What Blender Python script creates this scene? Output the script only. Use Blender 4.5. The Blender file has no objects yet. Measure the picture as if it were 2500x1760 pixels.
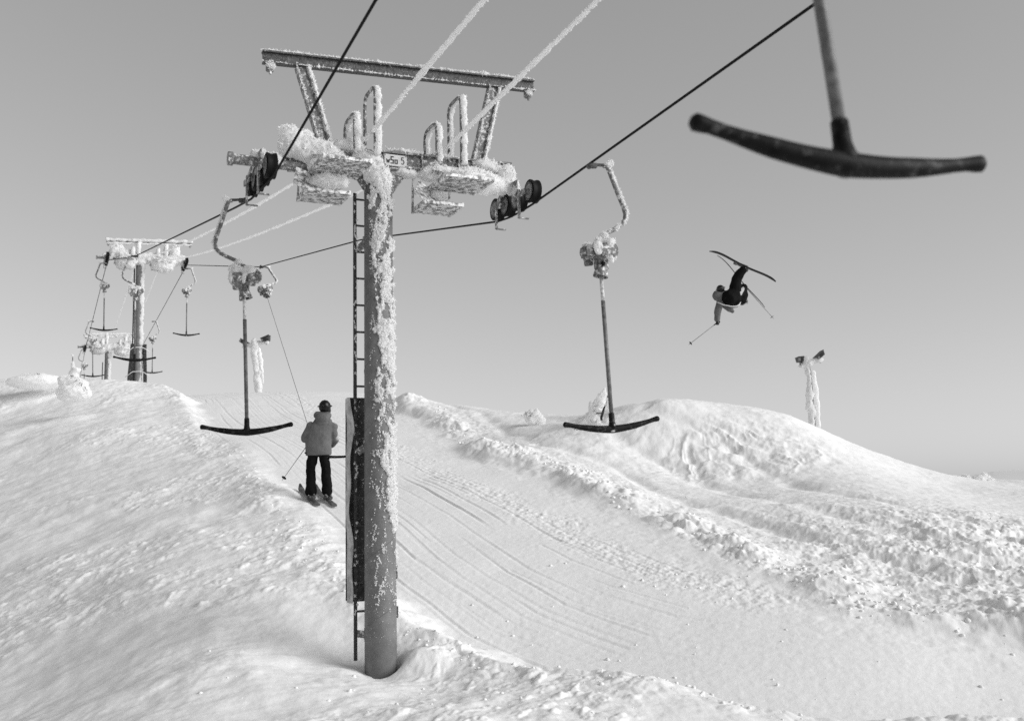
import bpy, bmesh, math, random
import numpy as np
from math import sin, cos, pi, radians, sqrt, atan2
random.seed(7); rng = np.random.default_rng(11)

scene = bpy.context.scene
COL = scene.collection
F = 2430.6; TILT = radians(7.27); ROLL = radians(-1.3); CZ = 2.0

# ------------------------------------------------------------------ camera geometry (used to measure the place)
def Rx(a): return np.array([[1, 0, 0], [0, cos(a), -sin(a)], [0, sin(a), cos(a)]])
def Rz(a): return np.array([[cos(a), -sin(a), 0], [sin(a), cos(a), 0], [0, 0, 1]])
CM = Rx(pi/2+TILT) @ Rz(ROLL)
CAM = np.array([0, 0, CZ])
def ray(px, py): return CM @ np.array([(px-1250)/F, (880-py)/F, -1.0])
def at(px, py, Y):
    r = ray(px, py); return CAM + r*(Y/r[1])
def onplane(px, py, O, n):
    r = ray(px, py); return CAM + r*(np.dot(n, O-CAM)/np.dot(n, r))
TH = radians(25.3)
U = np.array([cos(TH), sin(TH), 0]); V = np.array([-sin(TH), cos(TH), 0]); Z = np.array([0, 0, 1.0])

# ------------------------------------------------------------------ noise
def _h(ix, iy, iz, s):
    h = (ix*374761393 + iy*668265263 + iz*2147483647 + s*974634777) & 0xffffffff
    h = ((h ^ (h >> 13))*1274126177) & 0xffffffff
    h = ((h ^ (h >> 15))*2246822519) & 0xffffffff
    return ((h ^ (h >> 16)) & 0xffffff)/float(0xffffff)
def vnoise2(x, y, s=0):
    fx, fy = np.floor(x), np.floor(y); ix, iy = fx.astype(np.int64), fy.astype(np.int64)
    tx, ty = x-fx, y-fy
    tx = tx*tx*tx*(tx*(tx*6-15)+10); ty = ty*ty*ty*(ty*(ty*6-15)+10)
    a, b = _h(ix, iy, 0, s), _h(ix+1, iy, 0, s); c, d = _h(ix, iy+1, 0, s), _h(ix+1, iy+1, 0, s)
    return ((a+(b-a)*tx)*(1-ty)+(c+(d-c)*tx)*ty)*2-1
def fbm2(x, y, o=4, s=0, g=.5):
    r = 0; a = 1
    for k in range(o):
        r = r+a*vnoise2(x*2**k+k*17.3, y*2**k-k*9.1, s+k); a *= g
    return r
def vnoise3(p, s=0):
    f = np.floor(p); i = f.astype(np.int64); t = p-f; t = t*t*(3-2*t)
    r = 0
    for dx in (0, 1):
        for dy in (0, 1):
            for dz in (0, 1):
                w = (t[:, 0] if dx else 1-t[:, 0])*(t[:, 1] if dy else 1-t[:, 1])*(t[:, 2] if dz else 1-t[:, 2])
                r = r+w*_h(i[:, 0]+dx, i[:, 1]+dy, i[:, 2]+dz, s)
    return r*2-1
def worley2(x, y, s=0):
    fx, fy = np.floor(x), np.floor(y); ix, iy = fx.astype(np.int64), fy.astype(np.int64)
    d1 = np.full(x.shape, 9.0); d2 = np.full(x.shape, 9.0); cell = np.zeros(x.shape)
    for dx in (-1, 0, 1):
        for dy in (-1, 0, 1):
            jx, jy = ix+dx, iy+dy
            h1 = _h(jx, jy, 1, s)
            d = np.hypot(jx+h1-x, jy+_h(jx, jy, 2, s)-y)
            nr = d < d1
            d2 = np.where(nr, d1, np.minimum(d2, d)); cell = np.where(nr, _h(jx, jy, 3, s), cell); d1 = np.where(nr, d, d1)
    return d1, d2, cell
def sstep(a, b, x):
    t = np.clip((x-a)/(b-a), 0, 1); return t*t*(3-2*t)

# ------------------------------------------------------------------ materials (the photograph is black and white, so is the place)
def mat(name, v, rough=.6, spec=.3, metal=0.0, bump=None, mottle=None, frost=None, coat=0, glow=0):
    m = bpy.data.materials.new(name); m.use_nodes = True
    nt = m.node_tree; b = nt.nodes['Principled BSDF']
    b.inputs['Roughness'].default_value = rough; b.inputs['Metallic'].default_value = metal
    b.inputs['Specular IOR Level'].default_value = spec; b.inputs['Coat Weight'].default_value = coat
    b.inputs['Base Color'].default_value = (v, v, v, 1)
    tc = nt.nodes.new('ShaderNodeTexCoord')
    col = None
    def noise(scale, det=4, r=.6):
        n = nt.nodes.new('ShaderNodeTexNoise'); n.inputs['Scale'].default_value = scale
        n.inputs['Detail'].default_value = det; n.inputs['Roughness'].default_value = r
        nt.links.new(tc.outputs['Object'], n.inputs['Vector']); return n
    if mottle:
        sc, lo, hi = mottle
        n = noise(sc); rp = nt.nodes.new('ShaderNodeValToRGB')
        rp.color_ramp.elements[0].position = .32; rp.color_ramp.elements[1].position = .68
        rp.color_ramp.elements[0].color = (lo, lo, lo, 1); rp.color_ramp.elements[1].color = (hi, hi, hi, 1)
        nt.links.new(n.outputs['Fac'], rp.inputs['Fac']); col = rp.outputs['Color']
    if frost:
        sc, t0, t1, white = frost
        n = noise(sc, 8, .72); rp = nt.nodes.new('ShaderNodeValToRGB')
        rp.color_ramp.elements[0].position = t0; rp.color_ramp.elements[1].position = t1
        mx = nt.nodes.new('ShaderNodeMix'); mx.data_type = 'RGBA'
        nt.links.new(n.outputs['Fac'], rp.inputs['Fac']); nt.links.new(rp.outputs['Color'], mx.inputs['Factor'])
        if col: nt.links.new(col, mx.inputs['A'])
        else: mx.inputs['A'].default_value = (v, v, v, 1)
        mx.inputs['B'].default_value = (white, white, white, 1); col = mx.outputs['Result']
    if col: nt.links.new(col, b.inputs['Base Color'])
    if glow:      # ice lets light through: part of it passes to the far side
        tr = nt.nodes.new('ShaderNodeBsdfTranslucent'); tr.inputs['Color'].default_value = (v, v, v, 1); ms = nt.nodes.new('ShaderNodeMixShader'); ms.inputs[0].default_value = glow
        out = nt.nodes['Material Output']; nt.links.new(b.outputs[0], ms.inputs[1]); nt.links.new(tr.outputs[0], ms.inputs[2]); nt.links.new(ms.outputs[0], out.inputs['Surface'])
    if bump:
        sc, st, dist = bump
        n = noise(sc, 6, .65); bp = nt.nodes.new('ShaderNodeBump')
        bp.inputs['Strength'].default_value = st; bp.inputs['Distance'].default_value = dist
        nt.links.new(n.outputs['Fac'], bp.inputs['Height']); nt.links.new(bp.outputs['Normal'], b.inputs['Normal'])
    return m
M = {
    'snow': mat('snow', .79, .7, .2, bump=(38, .35, .010)),
    'rime': mat('rime', .93, .8, .15, bump=(70, .15, .005), glow=.5),
    'steel': mat('frosted_steel', .13, .6, .4, mottle=(30, .07, .2), frost=(22, .52, .62, .75)),
    'steel_dark': mat('dark_steel', .04, .6, .4, mottle=(40, .025, .08), frost=(60, .60, .68, .55)),
    'channel': mat('bare_channel', .03, .6, .4, mottle=(25, .015, .09), frost=(70, .58, .68, .5)),
    'pole': mat('grey_pole', .14, .6, .3, mottle=(6, .115, .175), bump=(200, .25, .003), frost=(120, .64, .72, .6)),
    'rubber': mat('rubber', .006, .6, .12),
    'rim': mat('sheave_rim', .16, .5, .4, mottle=(60, .08, .25)),
    'rope': mat('wire_rope', .008, .7, .12, bump=(300, .6, .003)),
    'grating': mat('frosted_grating', .2, .7, .2, mottle=(20, .12, .3), frost=(18, .45, .55, .8)),
    'bar': mat('black_bar', .004, .5, .10, mottle=(14, .003, .014), frost=(22, .54, .70, .10), bump=(60, .3, .004)),
    'tpole': mat('bar_pole', .11, .5, .4, mottle=(18, .06, .17), frost=(12, .66, .70, .6)),
    'tpole_light': mat('upper_bar_pole', .45, .6, .3, mottle=(40, .25, .7)),
    'sign': mat('sign_white', .5, .5, .3, mottle=(12, .42, .56)),
    'ink': mat('sign_ink', .01, .5, .3),
    'mat_dark': mat('mat_dark', .02, .8, .2, mottle=(12, .012, .04), frost=(55, .6, .66, .6)),
    'mat_pale': mat('mat_cover', .45, .8, .2, mottle=(10, .3, .58), bump=(12, .4, .02)),
    'strap': mat('strap', .6, .8, .2),
    'jacket': mat('grey_jacket', .12, .8, .12, mottle=(9, .11, .135), bump=(14, .5, .02)),
    'trousers': mat('black_trousers', .005, .85, .08, bump=(16, .7, .02)),
    'helmet': mat('black_helmet', .006, .3, .25),
    'skin': mat('skin', .35, .6, .3),
    'boot': mat('ski_boot', .02, .4, .4, mottle=(30, .01, .12)),
    'buckle': mat('buckle', .4, .35, .5),
    'ski': mat('ski_top', .05, .4, .3, mottle=(9, .012, .12)),
    'ski_dark': mat('ski_base', .005, .5, .2), 'ski_grey': mat('ski_side', .06, .5, .2),
    'trim': mat('pale_trim', .6, .7, .2),
    'alu': mat('pole_shaft', .12, .4, .4),
    'lamp': mat('lamp_housing', .02, .5, .3, mottle=(9, .01, .05), frost=(9, .62, .70, .6)),
    'twig': mat('dark_twig', .03, .8, .2),
}

# ------------------------------------------------------------------ mesh helpers
def frame_of(d):
    d = d/np.linalg.norm(d); a = np.array([0, 0, 1.0]) if abs(d[2]) < .9 else np.array([1.0, 0, 0])
    s = np.cross(d, a); s /= np.linalg.norm(s); return s, np.cross(s, d)
class MB:
    def __init__(s): s.v = []; s.f = []; s.n = 0
    def add(s, v, f):
        v = np.asarray(v, float); s.v.append(v); n = s.n
        s.f += [tuple(i+n for i in q) for q in f]; s.n += len(v); return s
    def tube(s, path, r, seg=8, cap=True):
        path = [np.asarray(p, float) for p in path]; n = len(path)
        rs = r if isinstance(r, (list, tuple, np.ndarray)) else [r]*n
        vs = []; fs = []; ref = None
        for i in range(n):
            d = path[min(i+1, n-1)]-path[max(i-1, 0)]
            if ref is None: a, b = frame_of(d)
            else:
                d = d/np.linalg.norm(d); a = ref-d*np.dot(ref, d); a /= np.linalg.norm(a); b = np.cross(a, d)
            ref = a
            for k in range(seg):
                t = 2*pi*k/seg; vs.append(path[i]+rs[i]*(cos(t)*a+sin(t)*b))
        for i in range(n-1):
            for k in range(seg):
                k2 = (k+1) % seg; fs.append((i*seg+k, i*seg+k2, (i+1)*seg+k2, (i+1)*seg+k))
        if cap: fs.append(tuple(range(seg-1, -1, -1))); fs.append(tuple((n-1)*seg+k for k in range(seg)))
        return s.add(vs, fs)
    def box(s, c, hx, hy, hz, ax=None, bev=0.0):
        ax = ax if ax is not None else (np.array([1., 0, 0]), np.array([0, 1., 0]), Z)
        c = np.asarray(c, float)
        if bev <= 0:
            vs = [c+ax[0]*hx*i+ax[1]*hy*j+ax[2]*hz*k for i in (-1, 1) for j in (-1, 1) for k in (-1, 1)]
            return s.add(vs, [(0, 1, 3, 2), (4, 6, 7, 5), (0, 4, 5, 1), (2, 3, 7, 6), (0, 2, 6, 4), (1, 5, 7, 3)])
        bm = bmesh.new(); bmesh.ops.create_cube(bm, size=2)
        for v in bm.verts: v.co = (v.co.x*hx, v.co.y*hy, v.co.z*hz)
        bmesh.ops.bevel(bm, geom=bm.edges[:], offset=bev, segments=2, affect='EDGES')
        vs = [c+ax[0]*v.co.x+ax[1]*v.co.y+ax[2]*v.co.z for v in bm.verts]; bm.verts.index_update()
        fs = [tuple(v.index for v in f.verts) for f in bm.faces]; bm.free(); return s.add(vs, fs)
    def bar(s, p0, p1, w, h, side=None):        # rectangular bar from p0 to p1
        p0 = np.asarray(p0, float); p1 = np.asarray(p1, float); d = p1-p0; L = np.linalg.norm(d); d /= L
        if side is None: a, b = frame_of(d)
        else: a = side-d*np.dot(side, d); a /= np.linalg.norm(a); b = np.cross(d, a)
        return s.box((p0+p1)/2, w/2, h/2, L/2, (a, b, d))
    def lathe(s, c, axis, prof, seg=20):        # prof: list of (along, radius)
        c = np.asarray(c, float); axis = axis/np.linalg.norm(axis); a, b = frame_of(axis); vs = []; fs = []
        for (t, r) in prof:
            for k in range(seg):
                q = 2*pi*k/seg; vs.append(c+axis*t+r*(cos(q)*a+sin(q)*b))
        for i in range(len(prof)-1):
            for k in range(seg):
                k2 = (k+1) % seg; fs.append((i*seg+k, i*seg+k2, (i+1)*seg+k2, (i+1)*seg+k))
        fs.append(tuple(range(seg-1, -1, -1))); fs.append(tuple((len(prof)-1)*seg+k for k in range(seg)))
        return s.add(vs, fs)
    def ball(s, c, r, ax=None, sub=2):
        bm = bmesh.new(); bmesh.ops.create_icosphere(bm, subdivisions=sub, radius=1)
        r = (r, r, r) if np.isscalar(r) else r
        ax = ax if ax is not None else (np.array([1., 0, 0]), np.array([0, 1., 0]), Z)
        vs = [np.asarray(c)+ax[0]*v.co.x*r[0]+ax[1]*v.co.y*r[1]+ax[2]*v.co.z*r[2] for v in bm.verts]
        bm.verts.index_update(); fs = [tuple(v.index for v in f.verts) for f in bm.faces]; bm.free(); return s.add(vs, fs)
    def capsule(s, p0, p1, r0, r1=None, seg=12):
        r1 = r0 if r1 is None else r1
        p0 = np.asarray(p0, float); p1 = np.asarray(p1, float); d = p1-p0; L = np.linalg.norm(d)
        if L < 1e-6: return s.ball(p0, r0)
        prof = [(-r0*cos(t), max(r0*sin(t), 1e-4)) for t in np.linspace(0.02, pi/2, 5)]+[(L+r1*sin(t), max(r1*cos(t), 1e-4)) for t in np.linspace(0, pi/2-.02, 5)]
        return s.lathe(p0, d, prof, seg)
    def chain(s, pts, rs):
        for i in range(len(pts)-1): s.capsule(pts[i], pts[i+1], rs[i], rs[i+1])
        return s
    def arrays(s): return np.concatenate(s.v), s.f
    def build(s, name, m, parent=None, smooth=True, autos=None):
        v, f = s.arrays(); return mesh_obj(name, v, f, m, parent, smooth, autos)
def mesh_obj(name, v, f, m, parent=None, smooth=True, autos=None):
    me = bpy.data.meshes.new(name)
    v = np.asarray(v)
    if parent is not None: v = v-np.array(origin_of(parent))
    me.from_pydata(v.tolist(), [], f if isinstance(f, list) else f.tolist()); me.materials.append(M[m] if isinstance(m, str) else m)
    bm = bmesh.new(); bm.from_mesh(me); bmesh.ops.recalc_face_normals(bm, faces=bm.faces); bm.to_mesh(me); bm.free()
    me.polygons.foreach_set('use_smooth', [smooth]*len(me.polygons))
    if smooth and autos: me.set_sharp_from_angle(angle=radians(autos))
    o = bpy.data.objects.new(name, me); COL.objects.link(o)
    if parent is not None: o.parent = parent
    return o
def origin_of(o):
    p = np.zeros(3)
    while o is not None: p = p+np.array(o.location); o = o.parent
    return p
def thing(name, loc, label, cat, group=None):
    o = bpy.data.objects.new(name, None); COL.objects.link(o); o.location = tuple(loc); o.empty_display_size = .2
    return tag(o, label, cat, group)
def tag(o, label=None, cat=None, group=None, kind=None):
    if label: o['label'] = label
    if cat: o['category'] = cat
    if group: o['group'] = group
    if kind: o['kind'] = kind
    return o
def kids(o): return [c for c in bpy.data.objects if c.parent == o]
def copy_tree(o, parent=None):
    ch = kids(o); c = o.copy(); COL.objects.link(c); c.parent = parent
    for k in ch: copy_tree(k, c)
    return c

def remesh(mb, vox, smooth=2, disp=(), seed=0):
    """fuse the shapes of mb into one skin and roughen it along its normals"""
    v, f = mb.arrays()
    me = bpy.data.meshes.new('tmp'); me.from_pydata(v.tolist(), [], f)
    bm = bmesh.new(); bm.from_mesh(me); bmesh.ops.recalc_face_normals(bm, faces=bm.faces); bm.to_mesh(me); bm.free()
    o = bpy.data.objects.new('tmp', me); COL.objects.link(o)
    r = o.modifiers.new('r', 'REMESH'); r.mode = 'VOXEL'; r.voxel_size = vox
    if smooth:
        s = o.modifiers.new('s', 'SMOOTH'); s.iterations = smooth; s.factor = .5
    dg = bpy.context.evaluated_depsgraph_get(); dg.update()
    ev = o.evaluated_get(dg); m2 = ev.to_mesh(); n = len(m2.vertices)
    vv = np.empty(n*3); m2.vertices.foreach_get('co', vv); vv = vv.reshape(-1, 3)
    nn = np.empty(n*3); m2.vertex_normals.foreach_get('vector', nn); nn = nn.reshape(-1, 3)
    ff = [tuple(p.vertices) for p in m2.polygons]
    ev.to_mesh_clear(); bpy.data.objects.remove(o); bpy.data.meshes.remove(me)
    for k, (sc, amp) in enumerate(disp):
        vv = vv+nn*(amp*vnoise3(vv*sc+seed*3.7, seed+k))[:, None]
    return vv, nn, ff
OCT = np.array([[1, 0, 0], [-1, 0, 0], [0, 1, 0], [0, -1, 0], [0, 0, 1], [0, 0, -1.]])
OCF = [(0, 2, 4), (2, 1, 4), (1, 3, 4), (3, 0, 4), (2, 0, 5), (1, 2, 5), (3, 1, 5), (0, 3, 5)]
def crystals(mb, P, N, lmin, lmax, wmin, wmax):
    """many small feathery ice crystals standing on points P along directions N"""
    n = len(P)
    if n == 0: return
    N = N+rng.normal(0, .45, (n, 3)); N /= np.linalg.norm(N, axis=1)[:, None]
    A = np.cross(N, rng.normal(size=(n, 3))); A /= np.linalg.norm(A, axis=1)[:, None]; B = np.cross(N, A)
    L = rng.uniform(lmin, lmax, n)*rng.uniform(.5, 1, n); W = rng.uniform(wmin, wmax, n); W2 = W*rng.uniform(.5, 1, n)
    C = P+N*(L*.35)[:, None]
    vs = C[:, None, :]+OCT[None, :, 0:1]*(A*W[:, None])[:, None, :]+OCT[None, :, 1:2]*(B*W2[:, None])[:, None, :]+OCT[None, :, 2:3]*(N*L[:, None])[:, None, :]
    vs = vs+rng.normal(0, 1, vs.shape)*(W*.15)[:, None, None]
    base = mb.n; mb.v.append(vs.reshape(-1, 3))
    mb.f += [tuple(base+6*i+k for k in q) for i in range(n) for q in OCF]; mb.n += 6*n
def rime_obj(name, mb, vox, parent, disp=((14, .018), (40, .010)), smooth=1, cry=0, cl=(.015, .045), cw=(.006, .014), seed=0, m='rime', up=0.0):
    v, n, f = remesh(mb, vox, smooth, disp, seed)
    out = MB().add(v, f); nf = len(f)
    if cry:
        w = np.clip(n @ np.array([.75, -.3, .45])+.45, .03, None); i = rng.choice(len(v), cry, p=w/w.sum())
        crystals(out, v[i], n[i], cl[0], cl[1], cw[0], cw[1])
    o = out.build(name, m, parent)
    if cry:
        sm = np.zeros(len(o.data.polygons), dtype=bool); sm[:nf] = True; o.data.polygons.foreach_set('use_smooth', sm)
    return o

# ------------------------------------------------------------------ the ground
def tps_fit(P, zz, lam=.02):
    P = np.array(P); zz = np.array(zz); n = len(P); d = np.hypot(P[:, None, 0]-P[None, :, 0], P[:, None, 1]-P[None, :, 1])
    K = np.where(d > 0, d*d*np.log(d+1e-12), 0)+lam*np.eye(n); Q = np.c_[np.ones(n), P]
    A = np.block([[K, Q], [Q.T, np.zeros((3, 3))]]); w = np.linalg.solve(A, np.r_[zz, 0, 0, 0])
    def ev(x, y):
        r = w[n]+w[n+1]*x+w[n+2]*y
        for i in range(n):
            d2 = (x-P[i, 0])**2+(y-P[i, 1])**2; r = r+w[i]*.5*d2*np.log(d2+1e-12)
        return r
    return ev
FAR = [(-23.6, 57.6, 5.2), (-45, 62, 3.5), (-14, 62, 3.6), (0, 46, 3.4), (0, 62, 1.5), (20, 46, -.6), (32, 62, -4), (-32, 50, 4.6), (22, 38, .2)]
# the lift track climbs about 1 in 5 and rolls over at its crest beside the second tower
TRP = [at(*q) for q in [(780, 1215, 19.1), (640, 1215, 18.8), (900, 1215, 19.2), (1000, 1460, 13.2), (1250, 1600, 11.6), (2400, 1700, 10.5), (1800, 1690, 10.4), (1600, 1500, 12.6), (2200, 1600, 11.3), (1300, 1330, 15.8), (1100, 1200, 19.6), (1050, 1110, 24.5),
       (900, 1090, 25.3), (700, 1080, 25.3), (560, 1040, 28.8), (480, 964, 39), (700, 957, 39.5), (850, 958, 39), (960, 966, 38), (600, 1000, 33), (850, 1010, 32.5)]]
TRP += [(-15, 46, 5.7), (-6, 46, 5.2), (2, 44, 4.2), (4, 7, -.6), (9, 8.5, -.6)]
LBP = [at(*q) for q in [(430, 955, 35.5), (480, 1047, 27), (560, 1103, 23.2), (620, 1163, 19.9), (720, 1254, 16.6), (790, 1350, 14.4), (850, 1410, 13.3),
       (1000, 1523, 11.7), (1150, 1595, 10.9), (1300, 1638, 10.2), (1600, 1676, 9.6), (1800, 1728, 9.2), (2050, 1765, 8.9),
       (930, 1640, 10.7), (968, 1585, 11.1), (866, 1620, 10.9), (0, 1760, 9.7), (600, 1760, 8.0), (1250, 1760, 7.9), (1700, 1762, 8.5),
       (0, 1400, 16.2), (300, 1450, 13.4), (600, 1600, 10.0), (0, 1150, 25), (300, 1200, 20.3), (500, 1300, 16), (0, 1000, 33),
       (250, 1050, 27.5), (0, 928, 38), (90, 925, 37), (190, 948, 35), (300, 938, 38), (350, 937, 37.5), (700, 1430, 12.7)]]
LBP += [(-14.7, 38.7, 5.9), (-3, 2, .3), (3, 2, .3), (6, 6, 0), (-8, 4, -.3), (-24, 46, 6.0)]
RBP = [at(*q) for q in [(970, 974, 37), (1060, 1026, 30.5), (1176, 1102, 24.6), (1340, 1135, 22.6), (1405, 1167, 21.0), (1525, 1242, 18.3), (1786, 1375, 14.9), (1960, 1430, 13.7), (2069, 1496, 12.6), (2232, 1520, 12.2), (2500, 1541, 11.8),
       (1100, 986, 35), (1250, 1010, 31.5), (1380, 1026, 29), (1500, 998, 27.8), (1560, 985, 27.5), (1620, 979, 27), (1700, 989, 27), (1760, 1000, 27), (1900, 1008, 27.5), (2000, 1045, 28), (2150, 1108, 28.5), (2260, 1148, 29), (2350, 1170, 29.5), (2500, 1172, 30),
       (1600, 1115, 24.4), (1750, 1135, 23.9), (1400, 1075, 25.2), (1250, 1060, 27.5), (1850, 1190, 21.8), (1640, 1040, 25.8), (2000, 1250, 17.8), (2300, 1300, 16.2), (2500, 1300, 16.6), (2500, 1420, 13.9), (2200, 1420, 14.2), (1800, 1290, 17.2), (2100, 1180, 21.5), (2350, 1225, 21), (2150, 1128, 26), (2050, 1080, 27), (2260, 1172, 25.5), (2350, 1194, 25), (2450, 1197, 25), (2550, 1195, 26), (1960, 1055, 26)]]
RBP += [(8, 33, 2.8), (-2, 43, 4.3), (16, 20, 1.0), (14, 12, -.2), (10, 9, -.4)]
def fit(PP): return tps_fit([p[:2] for p in PP]+[q[:2] for q in FAR], [p[2] for p in PP]+[q[2] for q in FAR])
LBf, TRf, RBf = fit(LBP), fit(TRP), fit(RBP)
LINE_L = [at(*q)[:2] for q in [(330, 938, 40), (430, 960, 35), (480, 1050, 27), (560, 1105, 23.2), (620, 1165, 19.9), (720, 1256, 16.6), (790, 1352, 14.4), (850, 1412, 13.3), (1000, 1525, 11.7), (1150, 1597, 10.9), (1300, 1640, 10.2), (1600, 1678, 9.6), (1800, 1730, 9.2), (2050, 1765, 8.9)]]
LINE_R = [at(*q)[:2] for q in [(970, 974, 37), (1060, 1026, 30.5), (1176, 1102, 24.6), (1340, 1135, 22.6), (1405, 1167, 21.0), (1525, 1242, 18.3), (1786, 1375, 14.9), (1960, 1430, 13.7), (2069, 1496, 12.6), (2232, 1520, 12.2), (2500, 1541, 11.8)]]
LINE_L = [np.array([-40, 110.])]+[LINE_L[0]+np.array([-2., 8])]+LINE_L+[np.array([14, 8.0]), np.array([60, 6.])]
LINE_R = [np.array([-24, 110.]), np.array([-6.5, 46.])]+LINE_R+[np.array([14, 11.0]), np.array([60, 10.])]
def sdist(x, y, line):
    """signed distance to a line laid on the ground, + on the side right of it seen from its far end ... and the length along it"""
    best = np.full(x.shape, 1e9); sg = np.zeros(x.shape); along = np.zeros(x.shape); acc = 0
    for a, b in zip(line[:-1], line[1:]):
        d = b-a; L = np.hypot(*d); t = np.clip(((x-a[0])*d[0]+(y-a[1])*d[1])/L**2, 0, 1)
        ex, ey = x-a[0]-t*d[0], y-a[1]-t*d[1]; dist = np.hypot(ex, ey)
        cr = d[0]*(y-a[1])-d[1]*(x-a[0])
        nr = dist < best; best = np.where(nr, dist, best); sg = np.where(nr, np.sign(cr), sg); along = np.where(nr, acc+t*L, along); acc += L
    return best*sg, along
MOUND = at(1640, 985, 26.8)
def ground(x, y):
    x = np.atleast_1d(np.asarray(x, float)); y = np.atleast_1d(np.asarray(y, float))
    r = np.hypot(x, y); ang = np.arctan2(x, y); ac = np.clip(ang, -.85, .85); rc = np.minimum(r, 66)
    ex, ey = rc*np.sin(ac), rc*np.cos(ac)
    near = sstep(3.0, 5.0, r)
    dl, sl = sdist(x, y, LINE_L); dr, sr = sdist(x, y, LINE_R)
    wob = fbm2(x*1.1, y*1.1, 4, 3)
    tl = sstep(.0, .75, dl+.16*wob); dr = dr+.30*vnoise2(sr*.28, sr*0+9, 15)+.12*vnoise2(sr*.9, sr*0+4, 16)
    tr = sstep(-.45, .05, dr+.20*wob)
    lb, tk, rb = LBf(ex, ey), TRf(ex, ey), RBf(ex, ey)
    z = lb*(1-tl)+tk*tl
    z = z*(1-tr)+np.where(tr > 0, rb, 0)*tr
    # ---- wind-packed bank
    mL = 1-tl; mR = tr; mT = tl*(1-tr)
    c, s = cos(radians(74)), sin(radians(74))
    a1, b1 = x*c+y*s, -x*s+y*c
    warp = .4*fbm2(x*.5, y*.5, 2, 21)
    sas = fbm2(a1*.55+warp*.6, b1*2.6+warp*1.2, 4, 5)
    ridg = 1-np.abs(fbm2(a1*.9+warp, b1*2.4+warp*2, 4, 8))
    patch = sstep(-.25, .5, fbm2(x*.45, y*.45, 3, 31))
    sq = np.clip(2*(.5-np.abs(fbm2(a1*1.1, b1*3.1, 3, 61))), -.4, 1)
    fine = fbm2(x*9, y*9, 3, 41)
    lump = fbm2(x*.8, y*.8, 3, 51)
    gran = fbm2(a1*5, b1*8, 3, 43); pt2 = sstep(-.1, .6, fbm2(x*.9+4, y*.6, 3, 33))
    soft = fbm2(x*2.3+warp, y*1.9, 3, 45)
    z = z+mL*(.036*lump+.004*sas+(.003+.007*patch)*ridg+.007*patch*sq+(.003+.004*patch)*fine+(.001+.004*pt2)*gran+.013*soft)
    chips = np.clip(fbm2(a1*4.5, b1*8, 3, 71)-.35, 0, None)
    z = z+mL*patch*.03*chips
    z = z-mL*.13*np.exp(-(dl/2.2)**2)*sstep(12.5, 16, y)*(1-sstep(30, 36, y))
    # ---- edges of the banks: pushed-up, crumbly snow
    eL = np.exp(-((dl+.12)/.38)**2); eR = np.exp(-((dr-.35)/.55)**2)*sstep(-.45, .10, dr)
    w1, w2, wc = worley2(x*3.1+.5*wob, y*3.1, 4); w3, w4, wd = worley2(x*7+.4*wob, y*7, 9)
    blk = np.clip(w2-w1, 0, .5)*(.4+wc); blk2 = np.clip(w4-w3, 0, .5)*(.3+wd)
    z = z+eL*(.03+.05*blk+.03*blk2+.035*wob)*(.35+.65*sstep(-.5, .6, vnoise2(sl*.5, sl*0+3, 5)))
    z = z+eR*(.12+.07*blk+.04*blk2+.10*wob)*(.35+.9*sstep(-.5, .6, vnoise2(sr*.45, sr*0+1, 7)))
    # ---- far side: churned snow, groomer tracks, the kicker's raked face
    churn = mR*np.exp(-((x-7.8)/4.2)**2-((y-15.2)/3.6)**2)
    churn = np.maximum(churn, mR*.30*np.exp(-((dr-.9)/1.0)**2))
    churn = np.maximum(churn, mR*.10)
    ca, sa = cos(radians(-32)), sin(radians(-32))
    g1, g2 = x*ca+y*sa, -x*sa+y*ca
    wp = fbm2(x*1.7, y*1.7, 3, 87)
    w5, w6, we = worley2(g1*1.1+.35*wp, g2*1.7+.35*wp, 14); big = np.clip(w6-w5, 0, .45)*we
    som = sstep(-.1, .5, fbm2(x*.7, y*.7, 3, 88))
    bil = 1-np.abs(fbm2(g1*2.2+.4*wp, g2*3.4, 4, 181, .6)); bil2 = .6-np.abs(fbm2(x*8, y*8, 3, 183))
    z = z+.33*churn*(.26*big+som*(.09*blk+.06*blk2)+.16*(bil-.7)+.075*bil2+.13*fbm2(x*1.3, y*1.3, 4, 81)+.035*fbm2(x*7, y*7, 3, 83)+.07*fbm2(g1*.4, g2*1.6, 3, 85))
    for k, (off, wd_) in enumerate([(1.9, .22), (3.4, .3), (5.2, .25)]):
        q = dr-off-.35*vnoise2(sr*.35, sr*0, 90+k)
        z = z-mR*.10*np.exp(-(q/wd_)**2)*sstep(12, 20, sr)*(.6+.4*vnoise2(sr*2, sr*0, 95+k))
    mx, my = x-MOUND[0], y-MOUND[1]; ma = np.arctan2(mx, -my); mr = np.hypot(mx, my)
    mface = sstep(.6, 1.6, mr)*(1-sstep(3.4, 5.0, mr))*mR*(my < 1.0)
    z = z+mface*(.35+.9*sstep(-.5, .3, ma)*(1-sstep(1.1, 1.5, ma)))*(.045*(.5-np.abs(vnoise2(ma*6+.7*wob+.3*mr, mr*.3, 101)))+.036*(.5-np.abs(vnoise2(ma*13+1.3*wob+.5*mr, mr*.35, 103)))+.028*fbm2(x*2.6, y*2.6, 4, 105))
    z = z+mR*(.012*fbm2(x*2.2, y*2.2, 3, 107)+(.004+.006*churn)*fbm2(x*8, y*8, 3, 109)+.010*np.clip(fbm2(g1*1.2, g2*3.5, 3, 187), -.2, 1))
    # ---- groomed lift track: ski grooves, a coarse strip
    z = z+mT*(.012*fbm2(x*.9, y*.9, 2, 111)+.0022*fbm2(x*14, y*14, 2, 113))
    gr = np.random.default_rng(5)
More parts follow.
